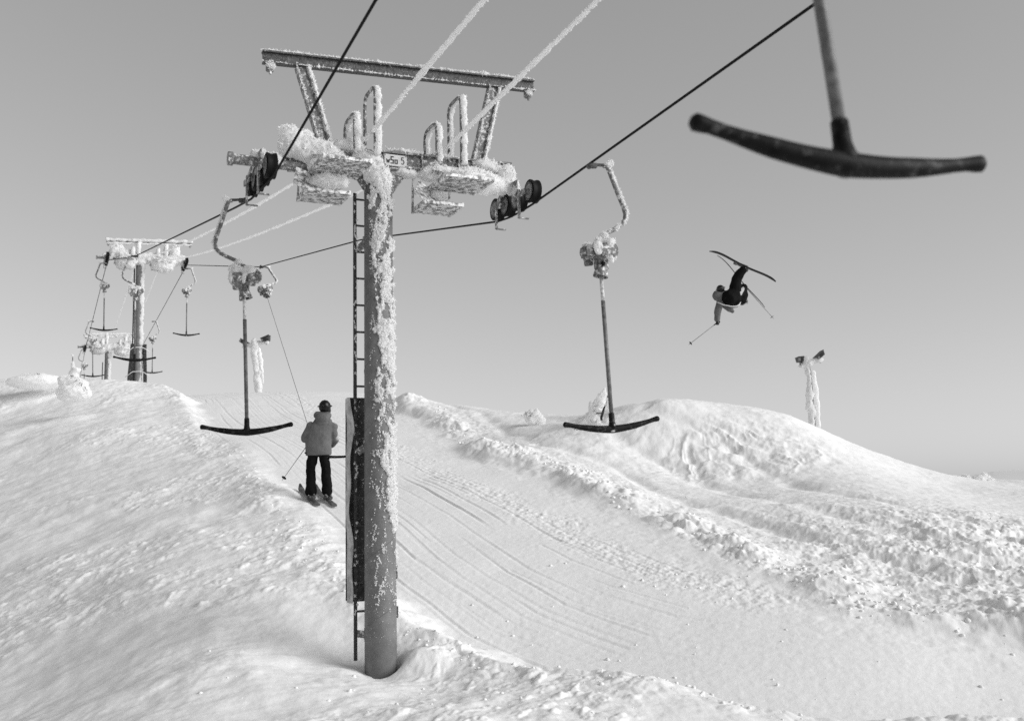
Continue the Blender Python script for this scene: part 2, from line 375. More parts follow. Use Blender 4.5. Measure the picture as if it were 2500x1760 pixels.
    for k in range(36):
        off = .42+3.2*gr.random()**1.5; dep = .003+.009*gr.random()**1.5; w_ = .014+.018*gr.random(); ph = gr.uniform(0, 40); drift = gr.normal(0, .045)
        for pair in ((0., .34) if k % 3 == 0 else (0.,)):
            q = dl-off-pair-drift*(sl-26)*.35-.20*vnoise2(sl*.10, sl*0+k, 120+k)-.010*vnoise2(sl*.9, sl*0+k, 140+k)
            on = sstep(-.2, .25, vnoise2(sl*.3+ph, sl*0+k, 160+k))
            z = z+mT*dep*on*(-np.exp(-(q/w_)**2)+.45*np.exp(-((q-w_*2)/w_)**2))
    strip = np.exp(-((dl-4.1-.3*wob)/.45)**2)*sstep(14, 18, sl)*mT
    z = z+strip*.012*fbm2(x*12, y*12, 3, 115)+mT*np.exp(-((dr+.6)/.4)**2)*.008*fbm2(x*5, y*5, 3, 117)
    # scoop blown round the tower foot
    bx, by = x-BASE[0], y-BASE[1]
    bd = np.hypot(bx, by)
    z = z-.03*np.exp(-(np.hypot(bx-.02, by+.10)/.30)**2)+.05*np.exp(-(np.hypot(bx+.35, by+.25)/.25)**2)+.05*np.exp(-(np.hypot(bx+.2, by+.8)/.4)**2)+.15*np.exp(-(np.hypot(bx-.38, by-.02)/.28)**2)
    z = z-.16*np.exp(-((bd-.16)/.055)**2)*sstep(-.10, .12, bx)
    # ---- far land
    z0 = np.where(near < 1, .3*(1-near)+z*near, z)
    farz = -9-14*sstep(66, 420, r)+fbm2(x*.0022, y*.0022, 3, 131)*14*sstep(150, 900, r)+np.clip(fbm2(x*.0011+3, y*.0011, 3, 133), -.2, 1)*42*sstep(900, 2500, r)
    k = sstep(52, 120, r)
    return z0*(1-k)+farz*k
BASE = at(930, 1640, 10.7)

NA, NR = 1560, 1020
aa = np.r_[np.linspace(-pi, -.66, 40)[:-1], np.linspace(-.66, .66, NA), np.linspace(.66, pi, 40)[1:]]
rr = np.r_[np.linspace(.05, 4.2, 40)[:-1], np.geomspace(4.2, 46, NR), np.geomspace(46, 6000, 110)[1:]]
A_, R_ = np.meshgrid(aa, rr); na, nr_ = len(aa), len(rr)
gx, gy = (R_*np.sin(A_)).ravel(), (R_*np.cos(A_)).ravel()
gz = np.concatenate([ground(gx[i:i+200000], gy[i:i+200000]) for i in range(0, len(gx), 200000)])
me = bpy.data.meshes.new('snow_ground')
nv = len(gx); me.vertices.add(nv); me.vertices.foreach_set('co', np.c_[gx, gy, gz].astype(np.float32).ravel())
ii = (np.arange(nr_-1)[:, None]*na+np.arange(na-1)[None, :]).ravel()
q = np.c_[ii, ii+na, ii+na+1, ii+1].astype(np.int32); nq = len(q)
me.loops.add(nq*4); me.loops.foreach_set('vertex_index', q.ravel()); me.polygons.add(nq)
me.polygons.foreach_set('loop_start', np.arange(0, nq*4, 4, dtype=np.int32)); me.polygons.foreach_set('loop_total', np.full(nq, 4, dtype=np.int32))
me.polygons.foreach_set('use_smooth', np.ones(nq, dtype=bool)); me.update(calc_edges=True); me.validate()
me.materials.append(M['snow'])
go = bpy.data.objects.new('snow_ground', me); COL.objects.link(go); tag(go, 'snow covered hillside with a groomed lift track between two banks', 'ground', kind='structure')
def gz1(x, y): return float(ground(x, y)[0])

# ================================================================== THE LIFT
X_ = np.array([1., 0, 0]); Y_ = np.array([0, 1., 0])
AX = (U, V, Z)
def tower_frame(O):
    O = np.asarray(O, float)
    return lambda u, v, z: O+U*u+V*v+Z*z
LU, RU = -1.23, 1.70                      # where the two haul ropes run, across the line
def sheave(parent, c, R=.135):
    mb = MB(); prof = [(-.05, R*.80), (-.05, R), (-.035, R*1.0), (-.015, R*.93), (.015, R*.93), (.035, R), (.05, R), (.05, R*.80)]
    mb.lathe(c, U, prof, 28); sh = mb.build('sheave', 'rubber', parent, autos=40)
    h = MB(); h.lathe(c-U*.056, U, [(-.002, R*.78), (-.002, R*.60), (.03, R*.52), (.03, .03), (-.025, .028), (-.025, .005)], 24)
    h.lathe(c+U*.056, U, [(.002, R*.78), (.002, R*.60), (-.03, R*.52), (-.03, .03), (.025, .028), (.025, .005)], 24)
    h.build('sheave_hub', 'rim', sh, autos=40)

def lift_tower(O, label, rope_z, near, heavy=0.0, seed=0):
    W = tower_frame(O)
    t = thing('lift_tower', O, label, 'lift tower', 'T-bar lift towers along the track')
    ps = 28 if near else 14
    MB().tube([W(0, 0, -.7), W(0, 0, .6), W(0, 0, 2.6), W(0, 0, 5.25)], [.170, .168, .162, .155], ps).tube([W((.1705-.0029*(q*.012))*cos(q*.11), (.1705-.0029*(q*.012))*sin(q*.11), .1+q*.012) for q in range(400)], .0022, 4).build('pole', 'pole', t)
    # cross arm: I section, slightly out of level as measured
    def za(u): return 5.53+.035*(u-.2)
    mb = MB()
    for (zz, hh, dd) in ((0, .075, .012), (.08, .010, .06), (-.08, .010, .06)):
        a, b = W(-1.06, 0, za(-1.06)+zz), W(1.62, 0, za(1.62)+zz)
        d = (b-a)/np.linalg.norm(b-a); up = np.cross(d, V); mb.box((a+b)/2, np.linalg.norm(b-a)/2, dd, hh, (d, V, -up if up[2] < 0 else up))
    for u in (-.95, -.5, .5, .95, 1.45): mb.box(W(u, -.035, za(u)), .008, .03, .07, AX)
    mb.box(W(0, 0, 5.40), .2, .13, .012, AX, .004)
    for s in (-1, 1): mb.bar(W(.13*s, 0, 5.18), W(.3*s, 0, 5.43), .012, .10, V)
    mb.build('cross_arm', 'steel', t, smooth=False)
    # outriggers that carry the sheave trains
    mb = MB().tube([W(-1.62, -.02, 5.33), W(-.72, -.02, 5.33)], .055, 14); mb.tube([W(-1.63, -.02, 5.33), W(-1.58, -.02, 5.33)], .072, 14)
    mb.bar(W(-.95, 0, 5.45), W(-.95, 0, 5.28), .10, .09, U); mb.build('outrigger', 'steel', t, autos=40)
    mb = MB().tube([W(.98, -.02, 5.36), W(1.72, -.02, 5.34)], .055, 14)
    mb.bar(W(1.25, 0, 5.5), W(1.25, 0, 5.3), .10, .09, U); mb.build('outrigger', 'steel', t, autos=40)
    # sheave trains
    for u0, s in ((LU-.0, -1), (RU, 1)):
        ub = u0+.0; mb = MB()
        vs = ((-.22, .10, .42, .75) if s < 0 else (-.43, -.08, .23, .53)) if near else (-.5, -.17, .17, .5)
        cs = [W(u0, v, rope_z(u0, v)+.145) for v in vs]
        so_ = U*(-.095)
        mb.bar(W(u0-.095, -.22, 5.36), W(u0-.095, .18, 5.38), .012, .10, U)
        for a, b in ((0, 1), (2, 3)):
            m_ = (cs[a]+cs[b])/2+so_
            mb.bar(cs[a]+so_, cs[b]+so_, .014, .065, U); mb.bar(m_+Z*.06, m_-Z*.27, .016, .05, U)
            mb.bar(m_, W(u0-.095, (vs[a]+vs[b])/2*.5, 5.37), .014, .06, U)
            mb.bar(m_-Z*.27, m_-Z*.27+U*.12, .03, .014, V)
        mb.lathe(W(u0-.30*(1 if s > 0 else 1), -.02, 5.34), U, [(0, .03), (.22, .03)], 12)
        st = mb.build('sheave_train', 'steel', t, smooth=False)
        for c in cs: sheave(st, c)
    # head frame above the arm
    bz0 = 6.59 if near else 6.08
    def bz(u): return bz0+.055*(u-.34)
    def channel(a, b, name, mt, face, hh, dd, tk=.009):
        m2 = MB(); d = (b-a)/np.linalg.norm(b-a); n = face-d*np.dot(face, d); n /= np.linalg.norm(n); k = np.cross(d, n); L = np.linalg.norm(b-a)/2
        m2.box((a+b)/2, L, tk, hh-.002, (d, n, k))
        for s in (-1, 1): m2.box((a+b)/2+k*s*hh+n*(-dd*.0), L, dd, tk, (d, n, k))
        return m2.build(name, mt, t, smooth=False)
    channel(W(-1.28, 0, bz(-1.28)), W(1.96, 0, bz(1.96)), 'top_beam', 'channel', V, .058, .045)
    channel(W(-.60, 0, 5.60), W(-.86, 0, bz(-.86)-.07), 'post', 'steel', V, .060, .045)
    channel(W(1.20, 0, 5.64), W(1.43, 0, bz(1.43)-.07), 'post', 'steel', V, .060, .045)
    for u in (-1.2, 1.88):
        mb = MB(); zz = bz(u)-.11; mb.box(W(u, 0, zz), .04, .035, .045, AX, .01); mb.tube([W(u, -.02, zz-.03), W(u, -.02, zz-.08)], .014, 8)
        mb.build('lug', 'steel', t, autos=40)
    # climbing hoops
    hoops = [(-.32, 6.02), (-.09, 6.36), (.63, 6.04), (.93, 6.40)] if near else [(-.32, 5.85), (-.09, 6.06), (.63, 5.85), (.93, 6.06)]
    hp = []
    for u, zt in hoops:
        zt = zt-.06; p = [W(u, -.195, 5.55)]+[W(u, -.195+.11*(1-cos(a)), zt-.11+.11*sin(a)) for a in np.linspace(0, pi/2, 5)]+[W(u, .195-.11*(1-cos(a)), zt-.11+.11*sin(a)) for a in np.linspace(pi/2, 0, 5)]+[W(u, .195, 5.55)]
        MB().tube(p, .021, 8).build('climbing_hoop', 'steel', t); hp.append(p)
    # work platforms: an upper and a lower grating joined by a side plate
    plats = []
    for (u0, u1, v0, v1, z0), (a0, a1, b0, b1, z1), side in (((-.80, -.30, -.72, -.14, 5.24), (-.86, -.40, -.26, .16, 5.02), -1), ((.56, 1.10, -.66, -.12, 5.22), (.42, .86, -.36, .06, 4.99), 1)):
        mb = MB()
        for (p0, p1, q0, q1, zz) in ((u0, u1, v0, v1, z0), (a0, a1, b0, b1, z1)):
            for q in np.linspace(q0, q1, 13): mb.box(W((p0+p1)/2, q, zz), (p1-p0)/2, .011, .016, AX)
            for p in (p0, p1): mb.box(W(p, (q0+q1)/2, zz), .012, (q1-q0)/2+.01, .026, AX)
            for p in np.linspace(p0, p1, 5)[1:-1]: mb.box(W(p, (q0+q1)/2, zz+.02), .006, (q1-q0)/2, .008, AX)
        mb.bar(W(u0, v1, z0), W(a0, b0, z1), .010, .30, V); mb.bar(W(u0, v0+.02, z0), W(u0+.03, -.02, 5.46), .045, .012, V)
        mb.bar(W(u1, v0+.02, z0), W(u1-.03, -.02, 5.46), .045, .012, V); mb.bar(W(a1, b1, z1), W(a1, .02, 5.46), .045, .012, V); mb.bar(W(a0, b1, z1), W(a0, .02, 5.46), .05, .012, V)
        mb.build('work_platform', 'grating', t, smooth=False); plats.append(((u0, u1, v0, v1, z0), (a0, a1, b0, b1, z1)))
    # ---------------- rime: frozen fog grown on the windward side
    h = heavy
    vox = .018 if near else .035
    amp = ((11, .022), (34, .014), (80, .006)) if near else ((8, .05), (20, .03))
    n_c = 1800 if near else 0
    mb = MB()      # along the arm, its left shoulder, the pole head, the right end
    for c, r in [((-.80, -.04, 5.52), (.34, .17, .15)), ((-.98, -.03, 5.62), (.14, .13, .15)), ((-.62, -.06, 5.44), (.26, .16, .16)), ((-.72, -.1, 5.30), (.10, .10, .22)), ((-.74, -.05, 5.12), (.13, .12, .14)), ((-.62, -.25, 5.12), (.22, .14, .09)),
                 ((-1.16, -.03, 5.36), (.12, .08, .09)), ((-1.02, -.02, 5.72), (.10, .08, .05)), ((-.85, 0, 5.71), (.16, .06, .04)), ((-.35, -.02, 5.63), (.20, .10, .07)), ((-1.30, -.02, 5.40), (.10, .06, .07)),
                 ((-.10, -.10, 5.40), (.15, .13, .13)), ((-.02, -.08, 5.30), (.17, .14, .12)), ((-.16, -.02, 5.48), (.16, .12, .10)), ((.0, 0, 5.20), (.172, .172, .15)), ((.30, -.0, 5.40), (.22, .09, .045)), ((.58, -.06, 5.40), (.12, .12, .09)),
                 ((.80, -.10, 5.42), (.22, .14, .09)), ((1.05, -.16, 5.40), (.25, .18, .10)), ((1.28, -.1, 5.36), (.22, .16, .13)), ((.86, -.45, 5.27), (.25, .22, .055)), ((1.14, -.30, 5.29), (.14, .25, .10)), ((1.45, -.04, 5.36), (.18, .11, .11)),
                 ((1.55, -.02, 5.52), (.13, .10, .13)), ((1.32, -.02, 5.60), (.20, .09, .09)), ((1.64, -.02, 5.42), (.10, .08, .09)), ((.52, -.12, 5.08), (.055, .06, .13)), ((.62, -.2, 5.10), (.10, .12, .06)), ((.72, -.06, 5.06), (.17, .18, .05)), ((.3, -.03, 5.645), (.25, .05, .022)),
                 ((.75, -.02, 5.65), (.2, .05, .02)), ((1.62, -.1, 5.30), (.06, .12, .06))]:
        k = 1+.25*h; mb.ball(W(*c), (r[0]*k, r[1]*k, r[2]*(1+.5*h)), AX)
    if h:
        for c, r in [((.2, 0, 5.45), (1.35, .22, .22)), ((-.55, -.2, 5.15), (.42, .40, .26)), ((.80, -.25, 5.12), (.48, .42, .30)), ((-.9, 0, 5.75), (.25, .16, .2)), ((1.3, 0, 5.8), (.22, .16, .25))]: mb.ball(W(*c), r, AX)
    rime_obj('rime_crust', mb, vox, t, amp, 2, n_c, (.012, .034), (.004, .010), seed=seed+1)
    off = (U*.028-V*.01)      # on the hoops: thick on their windward flank
    for k, p in enumerate(hp):
        mb = MB()
        m_ = len(p)
        for i in range(m_-1):
            segs = max(1, int(np.linalg.norm(p[i+1]-p[i])/.07))
            for q in range(segs):
                a = p[i]+(p[i+1]-p[i])*q/segs; b = p[i]+(p[i+1]-p[i])*(q+1)/segs
                back = i >= m_//2
                if near and k == 1 and back: continue
                if near and k == 1 and not back and 5.98 < (a[2]-O[2]) < 6.04: continue
                if near and k == 0 and back and a[2]-O[2] < 5.9: continue
                rr_ = (.032 if not back else .027)+.010*rng.random()+.045*h
                mb.capsule(a+off, b+off, rr_, rr_, 8)
        rime_obj('rime_crust', mb, vox*.75, t, ((16, .012), (45, .008)) if near else ((9, .03),), 1, n_c//9, (.008, .02), (.003, .007), seed=seed+2+k)
    # on the head frame: a fringe along its edges, on the posts' flanges and the lugs
    def fringe(balls, k):
        mb = MB()
        for c, r in balls: mb.ball(c, r, AX, 1)
        rime_obj('rime_fringe', mb, vox*.7 if near else vox, t, ((22, .008), (60, .006)) if near else ((9, .03),), 1, (n_c//(3 if k == 0 else 9)), (.008, .024), (.003, .007), seed=seed+3+k)
    up_, lo_ = [], []
    for u in np.arange(-1.28, 1.97, .035):
        r0 = (.012+.022*max(0, vnoise3(np.array([[u*3.1+seed, .3, .2]]))[0])+.006*rng.random())+.085*h
        up_.append((W(u, -.01-.02*rng.random(), bz(u)+.068+.35*r0*(1-h)), (.03+.03*h, .035+.05*h, r0)))
        lo_.append((W(u, -.045, bz(u)-.062), (.028, .012+.06*h, .008+.010*rng.random()**2+.05*h)))
    fringe(up_, 0); fringe(lo_, 1)
    for (u0, u1) in ((-.60, -.86), (1.20, 1.43)):
        A_s, B_s = [], []
        for s in np.linspace(0, 1, 34):
            p = W(u0+(u1-u0)*s, 0, 5.6+(bz(u1)-5.67)*s); r0 = .016+.020*rng.random()+.05*h
            A_s.append((p+U*.072-V*.02, (r0, .035+.05*h, .032))); B_s.append((p-U*.064-V*.04, (.010+.006*rng.random()+.04*h, .012+.04*h, .03)))
        fringe(A_s, 2); fringe(B_s, 3)
    for s in (-1.2, 1.88): fringe([(W(s, -.02, bz(s)-.1), (.05, .045, .05))], 4)
    return t, W

# -------- haul ropes first: their line is measured from the two sides of the near tower
ropeL = onplane(650, 440, BASE, V); ropeR = onplane(1262, 520, BASE, V)
def rope_pt(P, px, py): return onplane(px, py, P, U)
L_near, R_near = rope_pt(ropeL, 918, 0), rope_pt(ropeR, 1990, 10)
def local(p): d = p-BASE; return d@U, d@V, d[2]
RTAB = {s: np.array([local(onplane(x, y, P, U)) for x, y in pts]) for s, P, pts in ((-1, ropeL, ((668, 430), (650, 450), (630, 470), (612, 487))), (1, ropeR, ((1300, 499), (1268, 519), (1242, 532), (1216, 541))))}
def rope_z1(u, v):
    t_ = RTAB[-1 if u < 0 else 1]; return float(np.interp(v, t_[:, 1], t_[:, 2]))
T1, W1 = lift_tower(BASE, 'nearest lift tower, a grey pole crusted with rime, with a ladder', rope_z1, True, 0, 3)

# near tower: ladder, mats, brackets, feathery rime on the pole
lv = .22
def lad(px, py): return onplane(px, py, BASE+V*lv, V)
a, b = lad(866, 472), lad(868, 1612)
ladder = MB().bar(a, b, .035, .022, U).build('ladder', 'steel_dark', T1, smooth=False)
MB().bar(a+U*.40, b+U*.40, .035, .022, U).build('ladder_rail', 'steel_dark', ladder, smooth=False)
n = int((a[2]-b[2])/.30)
for k in range(n):
    p = a-Z*(.07+.30*k)+(b-a)*np.array([1, 1, 0])*(k/n)
    MB().tube([p, p+U*.40], .012, 8).build('rung', 'steel_dark', ladder)
for py, dz in ((612, .06), (1105, .06), (1546, 0)):
    p = lad(872, py); q = W1(-.13, .08, p[2]-BASE[2]+dz); mb = MB(); mb.bar(p, q, .012, .075, V+Z*.01)
    mb.box(q, .02, .02, .07, AX); mb.build('ladder_bracket', 'steel', T1, smooth=False)
mb = MB()     # frost on the rail
for s in np.linspace(0, 1, 150):
    if rng.random() < .35+.25*sin(s*23): mb.ball(a+(b-a)*s*.93-V*.02+U*rng.uniform(-.016, .016), (.007+.010*rng.random(), .012, .022), AX, 1)
rime_obj('rime_crust', mb, .010, T1, ((40, .006),), 0, 500, (.006, .016), (.002, .006), 9)
# foam mat strapped behind the ladder
top, bot = onplane(890, 972, BASE+V*.36, V), onplane(890, 1466, BASE+V*.36, V)
mb = MB(); hz = (top[2]-bot[2])/2; c = (top+bot)/2; uc = local(c)[0]
mb.box(W1(-.055, .36, c[2]-BASE[2]), .21, .045, hz, AX, .012); mt_ = mb.build('padding_mat', 'mat_dark', T1, autos=40)
vs = []; fs = []
nz = 26; npr = [(-.262, .40), (-.285, .33), (-.292, .25), (-.280, .18), (-.272, .18), (-.282, .25), (-.275, .33), (-.252, .39)]
for i in range(nz):
    s = i/(nz-1); z_ = (bot[2]-BASE[2])*(1-s)+(top[2]-BASE[2]-.02)*s
    bul = .016*sin(s*9)+.012*sin(s*23+1)-.018*max(0, s-.75)*4
    for (u, v) in npr: vs.append(W1(u+.012+bul*(1.2 if v < .3 else .4), v-.04*(s > .8)*(v < .3), z_))
m8 = len(npr)
for i in range(nz-1):
    for k in range(m8): fs.append((i*m8+k, i*m8+(k+1) % m8, (i+1)*m8+(k+1) % m8, (i+1)*m8+k))
fs += [tuple(range(m8)), tuple((nz-1)*m8+k for k in range(m8))]
mesh_obj('mat_cover', vs, fs, 'mat_pale', mt_, autos=50)
MB().box(W1(.178, .0, .60), .012, .02, .06, AX, .004).build('pole_fitting', 'steel_dark', T1, autos=40)
mb = MB().box(W1(.185, .05, .98), .018, .02, .04, AX, .006); mb.tube([W1(.19, .05, 1.0), W1(.20, .05, 1.08), W1(.18, .05, 1.11)], .008, 6); mb.build('pole_fitting', 'steel_dark', T1, autos=40)
# feathers of rime on the pole's windward face
vdir = BASE-CAM; vdir[2] = 0; vdir /= np.linalg.norm(vdir); rdir = np.array([vdir[1], -vdir[0], 0])
def pole_rime(n, zlo, zhi, fun, lmin, lmax, wmin, wmax, mb, lift=.0):
    zz = rng.uniform(zlo, zhi, n); sx = rng.uniform(-1, 1, n); keep = fun(sx, zz); zz, sx = zz[keep], sx[keep]
    an = np.arcsin(np.clip(sx, -1, 1)); N = rdir[None]*np.sin(an)[:, None]-vdir[None]*np.cos(an)[:, None]
    R = (.170-(.015)*zz/5.25)
    P = np.array(BASE)[None]+N*(R+lift)[:, None]+Z[None]*zz[:, None]
    crystals(mb, P, N*.8+rdir[None]*.45+Z[None]*.1, lmin, lmax, wmin, wmax)
zk = np.array([.2, .7, 1.0, 1.35, 1.65, 2.0, 2.5, 3.0, 3.6, 4.2, 4.7, 5.0, 5.3]); bk = np.array([1.2, 1.1, 1.0, .85, .58, .28, -.04, -.2, -.26, -.32, -.44, -.64, -.9])
def dens(sx, zz):
    bnd = np.interp(zz, zk, bk)+.16*vnoise2(zz*5, sx*0, 3)+.14*vnoise2(zz*17, sx*3, 4)
    gap = np.exp(-((sx-.86-.05*vnoise2(zz*3, zz*0, 5))/.05)**2)*(zz > 2.7)*(vnoise2(zz*2.2, zz*0, 6) > -.5)
    holes = (fbm2(sx*4+zz*1.3, zz*6, 2, 12) > .62-.25*(zz < 2.9))
    return (sx > bnd) & (rng.random(len(sx)) > gap*1.2) & ~holes
mb = MB()      # fused crust where the fog froze thickest
zz = rng.uniform(.9, 5.25, 9000); sx = rng.uniform(-1, 1, 9000); kp = dens(sx-.05, zz) & (fbm2(sx*3, zz*4, 2, 77) > -.35); zz, sx = zz[kp], sx[kp]
an = np.arcsin(np.clip(sx, -1, 1))
for a_, z_ in zip(an, zz):
    N_ = rdir*sin(a_)-vdir*cos(a_); r_ = .007+.016*rng.random()**2+.006*max(0, sin(a_)); mb.ball(BASE+N_*(.170-.015*z_/5.25+.003)+Z*z_, (r_, r_, r_*rng.uniform(.8, 1.7)), None, 1)
rime_obj('rime_crust', mb, .0085, T1, ((30, .007), (75, .006), (160, .003)), 0, 2600, (.008, .022), (.003, .008), 12)
mb = MB()
pole_rime(12000, .6, 5.0, lambda sx, zz: (rng.random(len(sx)) < .75*np.exp(-np.clip(np.interp(zz, zk, np.minimum(bk, .72))-sx, 0, 9)*5.0)) & (sx > -.65) & (fbm2(sx*7+9, zz*8, 2, 22) > .18), .004, .016, .004, .010, mb)
pole_rime(1500, .35, 2.0, lambda sx, zz: sx > .955, .006, .016, .003, .006, mb)
pole_rime(5500, .7, 2.3, lambda sx, zz: (rng.random(len(sx)) < np.exp(-((sx-.0-.1*vnoise2(zz*2, zz*0, 31))/.34)**2)) & (fbm2(sx*6+3, zz*7, 3, 32) > .30), .004, .018, .004, .011, mb)
pole_rime(420, .3, 1.6, lambda sx, zz: rng.random(len(sx)) < .5, .003, .008, .002, .005, mb)
mb.build('frost_flakes', 'rime', T1, smooth=False)

# number plate, bolted on the arm
def sign():
    c = W1(.175, -.085, 5.505); s = thing('number_sign', c, 'white number plate reading 5 on the near tower arm', 'sign')
    MB().box(c, .131, .006, .066, AX, .003).build('plate', 'sign', s, smooth=False)
    for i in (-1, 1):
        for k in (-1, 1): MB().lathe(c+U*.12*i+Z*.055*k, -V, [(.004, .006), (.011, .005)], 8).build('screw', 'steel_dark', s)
    mb = MB()
    f = -V*.0085; mb = MB()
    def st(u0, z0, u1, z1, w): mb.bar(c+f+U*u0+Z*z0, c+f+U*u1+Z*z1, w, .003, np.cross((U*(u1-u0)+Z*(z1-z0))/max(1e-6, math.hypot(u1-u0, z1-z0)), V))
    # w
    for p in ((-.105, .008, -.098, -.035), (-.098, -.035, -.088, 0), (-.088, 0, -.078, -.035), (-.078, -.035, -.071, .008)): st(*p, .008)
    # tall blocky S
    for p in ((-.058, .038, -.022, .038), (-.053, .038, -.053, .006), (-.058, .002, -.022, .002), (-.027, .0, -.027, -.032), (-.058, -.035, -.022, -.035)): st(*p, .011)
    # squared a
    for p in ((-.012, .004, .024, .004), (-.007, .004, -.007, -.036), (-.012, -.035, .024, -.035), (.019, .004, .019, -.036)): st(*p, .010)
    # 5
    for p in ((.068, .040, .096, .040), (.071, .040, .069, .008)): st(*p, .008)
    pts = [(.069, .008), (.080, .014), (.091, .010), (.097, -.004), (.096, -.022), (.088, -.034), (.076, -.035), (.068, -.028)]
    for p, q in zip(pts[:-1], pts[1:]): st(p[0], p[1], q[0], q[1], .008)
    mb.build('lettering', 'ink', s, smooth=False)
sign()

# ---------------- the two towers higher up, each on the same line
T2O = np.array([*(onplane(341, 700, BASE, U)[:2]), 0.]); T2O[2] = 5.95
L2, R2 = rope_pt(ropeL, 267, 648), rope_pt(ropeR, 437, 655)
T3O = np.array([*(onplane(262, 900, BASE, U)[:2]), 0.]); T3O[2] = 5.30
def rope_flat(z0, s0, s1): return lambda u, v: z0+(s0*v if v < 0 else s1*v)
T2, W2 = lift_tower(T2O, 'middle lift tower on the crest, its head white with rime, dark mats at its foot', rope_flat(5.12, -.14, -.01), False, .8, 23)
T3, W3 = lift_tower(T3O, 'farthest lift tower, thick with rime, half hidden behind the crest', rope_flat(5.12, .0, -.03), False, 1.0, 43)
for W_, T_, k in ((W2, T2, 0), (W3, T3, 1)):
    mb = MB()
    for z_ in np.linspace(-.3, 5.1, 34): mb.ball(W_(.075, -.07, z_), (.115+.02*rng.random()+.03*k, .115, .13), AX, 1)
    rime_obj('rime_crust', mb, .03, T_, ((7, .03), (18, .015)), 1, seed=60+k)
for s in (-1, 1):       # mats strapped to the middle tower's foot
    mb = MB(); vs = []
    for i in range(12):
        q = i/11; z_ = -.2+2.15*q; w_ = .11-.04*q if s < 0 else .055
        for (du, dv) in ((-w_, -.16), (w_, -.16), (w_, .16), (-w_, .16)): vs.append(W2(s*(.26+.02*sin(q*5))+.03*q*(s < 0)+du, dv-.05, z_))
    fs = [(i*4+k, i*4+(k+1) % 4, i*4+4+(k+1) % 4, i*4+4+k) for i in range(11) for k in range(4)]+[(3, 2, 1, 0), (44, 45, 46, 47)]
    mesh_obj('padding_mat', vs, fs, 'mat_dark', T2, smooth=False)
for z_ in (.75, 1.7):
    MB().tube([W2(-.46, -.2, z_-.12), W2(-.2, -.22, z_+.10), W2(.1, -.24, z_+.12), W2(.22, -.22, z_+.08), W2(.42, -.22, z_-.06)], .016, 6).build('strap', 'strap', T2)
MB().bar(W3(-.26, .1, -.6), W3(-.26, .1, 4.5), .05, .04, U).build('ladder', 'steel_dark', T3, smooth=False)
MB().bar(W2(-.20, .1, 0), W2(-.20, .1, 5.0), .05, .04, U).build('ladder', 'steel_dark', T2, smooth=False)

# ---------------- ropes
from mathutils import Vector, Matrix
nb = at(2064, 402, 3.0); nyaw, nrot = -11, (-14, 1.0)
nR = Matrix.Rotation(radians(nrot[0]), 4, Vector(X_)) @ Matrix.Rotation(radians(nrot[1]), 4, Vector(Y_)) @ Matrix.Rotation(TH+radians(nyaw)+pi, 4, 'Z')
pN = nb-np.array(nR @ Vector((0, 0, -2.695)))
def rope(pts, r, seg=8):
    out = []
    for a, b in zip(pts[:-1], pts[1:]):
        n = max(2, int(np.linalg.norm(b-a)/.8)); out += [a+(b-a)*i/n for i in range(n)]
    return MB().tube(out+[pts[-1]], r, seg)
def T1pts(u): return [W1(*q) for q in RTAB[-1 if u < 0 else 1]]
L_back = L_near+(L_near-ropeL)*.9; R_back = R_near+(R_near-ropeR)*1.9
Lu = local(ropeL)[0]; Ru = local(ropeR)[0]; LU, RU = Lu, Ru
L_far = W3(Lu, 0, 5.12); R_far = W3(Ru, 0, 5.12)
Lc1 = rope_pt(ropeL, 575, 507); Lc2 = rope_pt(ropeL, 325, 628)
o = rope([pN+(pN-L_near)*1.2, pN, L_near]+T1pts(Lu)+[Lc1, Lc2, W2(Lu, -.6, 5.12), W2(Lu, .5, 5.12), L_far, W3(Lu, 22, 3.0)], .0125).build('haul_rope', 'rope')
tag(o, 'dark haul rope carrying the T-bars on the left side of the towers', 'rope', 'lift haul ropes')
Rk = rope_pt(ropeR, 636, 652)
o = rope([R_back, R_near]+T1pts(Ru)+[rope_pt(ropeR, 880, 586), Rk, W2(Ru, -.6, 5.14), W2(Ru, .5, 5.12), R_far, W3(Ru, 22, 3.0)], .0125).build('haul_rope', 'rope')
tag(o, 'dark haul rope on the right side of the towers, towing the grey jacketed skier', 'rope', 'lift haul ropes')
def rimed_wire(u, pn, pa, pf, label):
    A0 = onplane(*pn, BASE+U*u, U); A1 = onplane(*pa, BASE+U*u, U); A2 = W2(u, 0, 5.35); A3 = W3(u, 0, 5.2)
    back = A0+(A0-A1)*1.2; pts = []; rs = []
    for a, b in ((back, A0), (A0, A1), (A1, A2), (A2, A3)):
        n = int(np.linalg.norm(b-a)/.045)
        for i in range(n):
            s = i/n; p = a+(b-a)*s; p = p-Z*(.25 if np.linalg.norm(b-a) > 15 else .0)*4*s*(1-s); pts.append(p)
    pts.append(A3); pts = np.array(pts); l = np.arange(len(pts))*.045
    rr_ = .020+.007*vnoise2(l*2.2, l*0+u, 7)+.006*vnoise2(l*9, l*0+u, 8)+.003*rng.random(len(pts))
    mb = MB().tube([p+U*.004*rng.normal()+Z*(.010+.004*rng.normal()) for p in pts], list(rr_), 7)
    nearp = np.where(np.linalg.norm(pts-CAM, axis=1) < 14)[0]; i = rng.choice(nearp, 2600)
    ang = rng.uniform(-.4, pi*.8, 2600); N = U[None]*np.cos(ang)[:, None]+Z[None]*np.sin(ang)[:, None]
    crystals(mb, pts[i]+Z*.01+N*.018+V*rng.normal(0, .02, (2600, 1)), N, .008, .022, .003, .008)
    o = mb.build('rimed_cable', 'rime'); tag(o, label, 'cable', 'rime coated signal cables')
rimed_wire(-.12, (1185, 0), (897, 338), None, 'white rime coated cable ending at the tall hoop near the number plate')
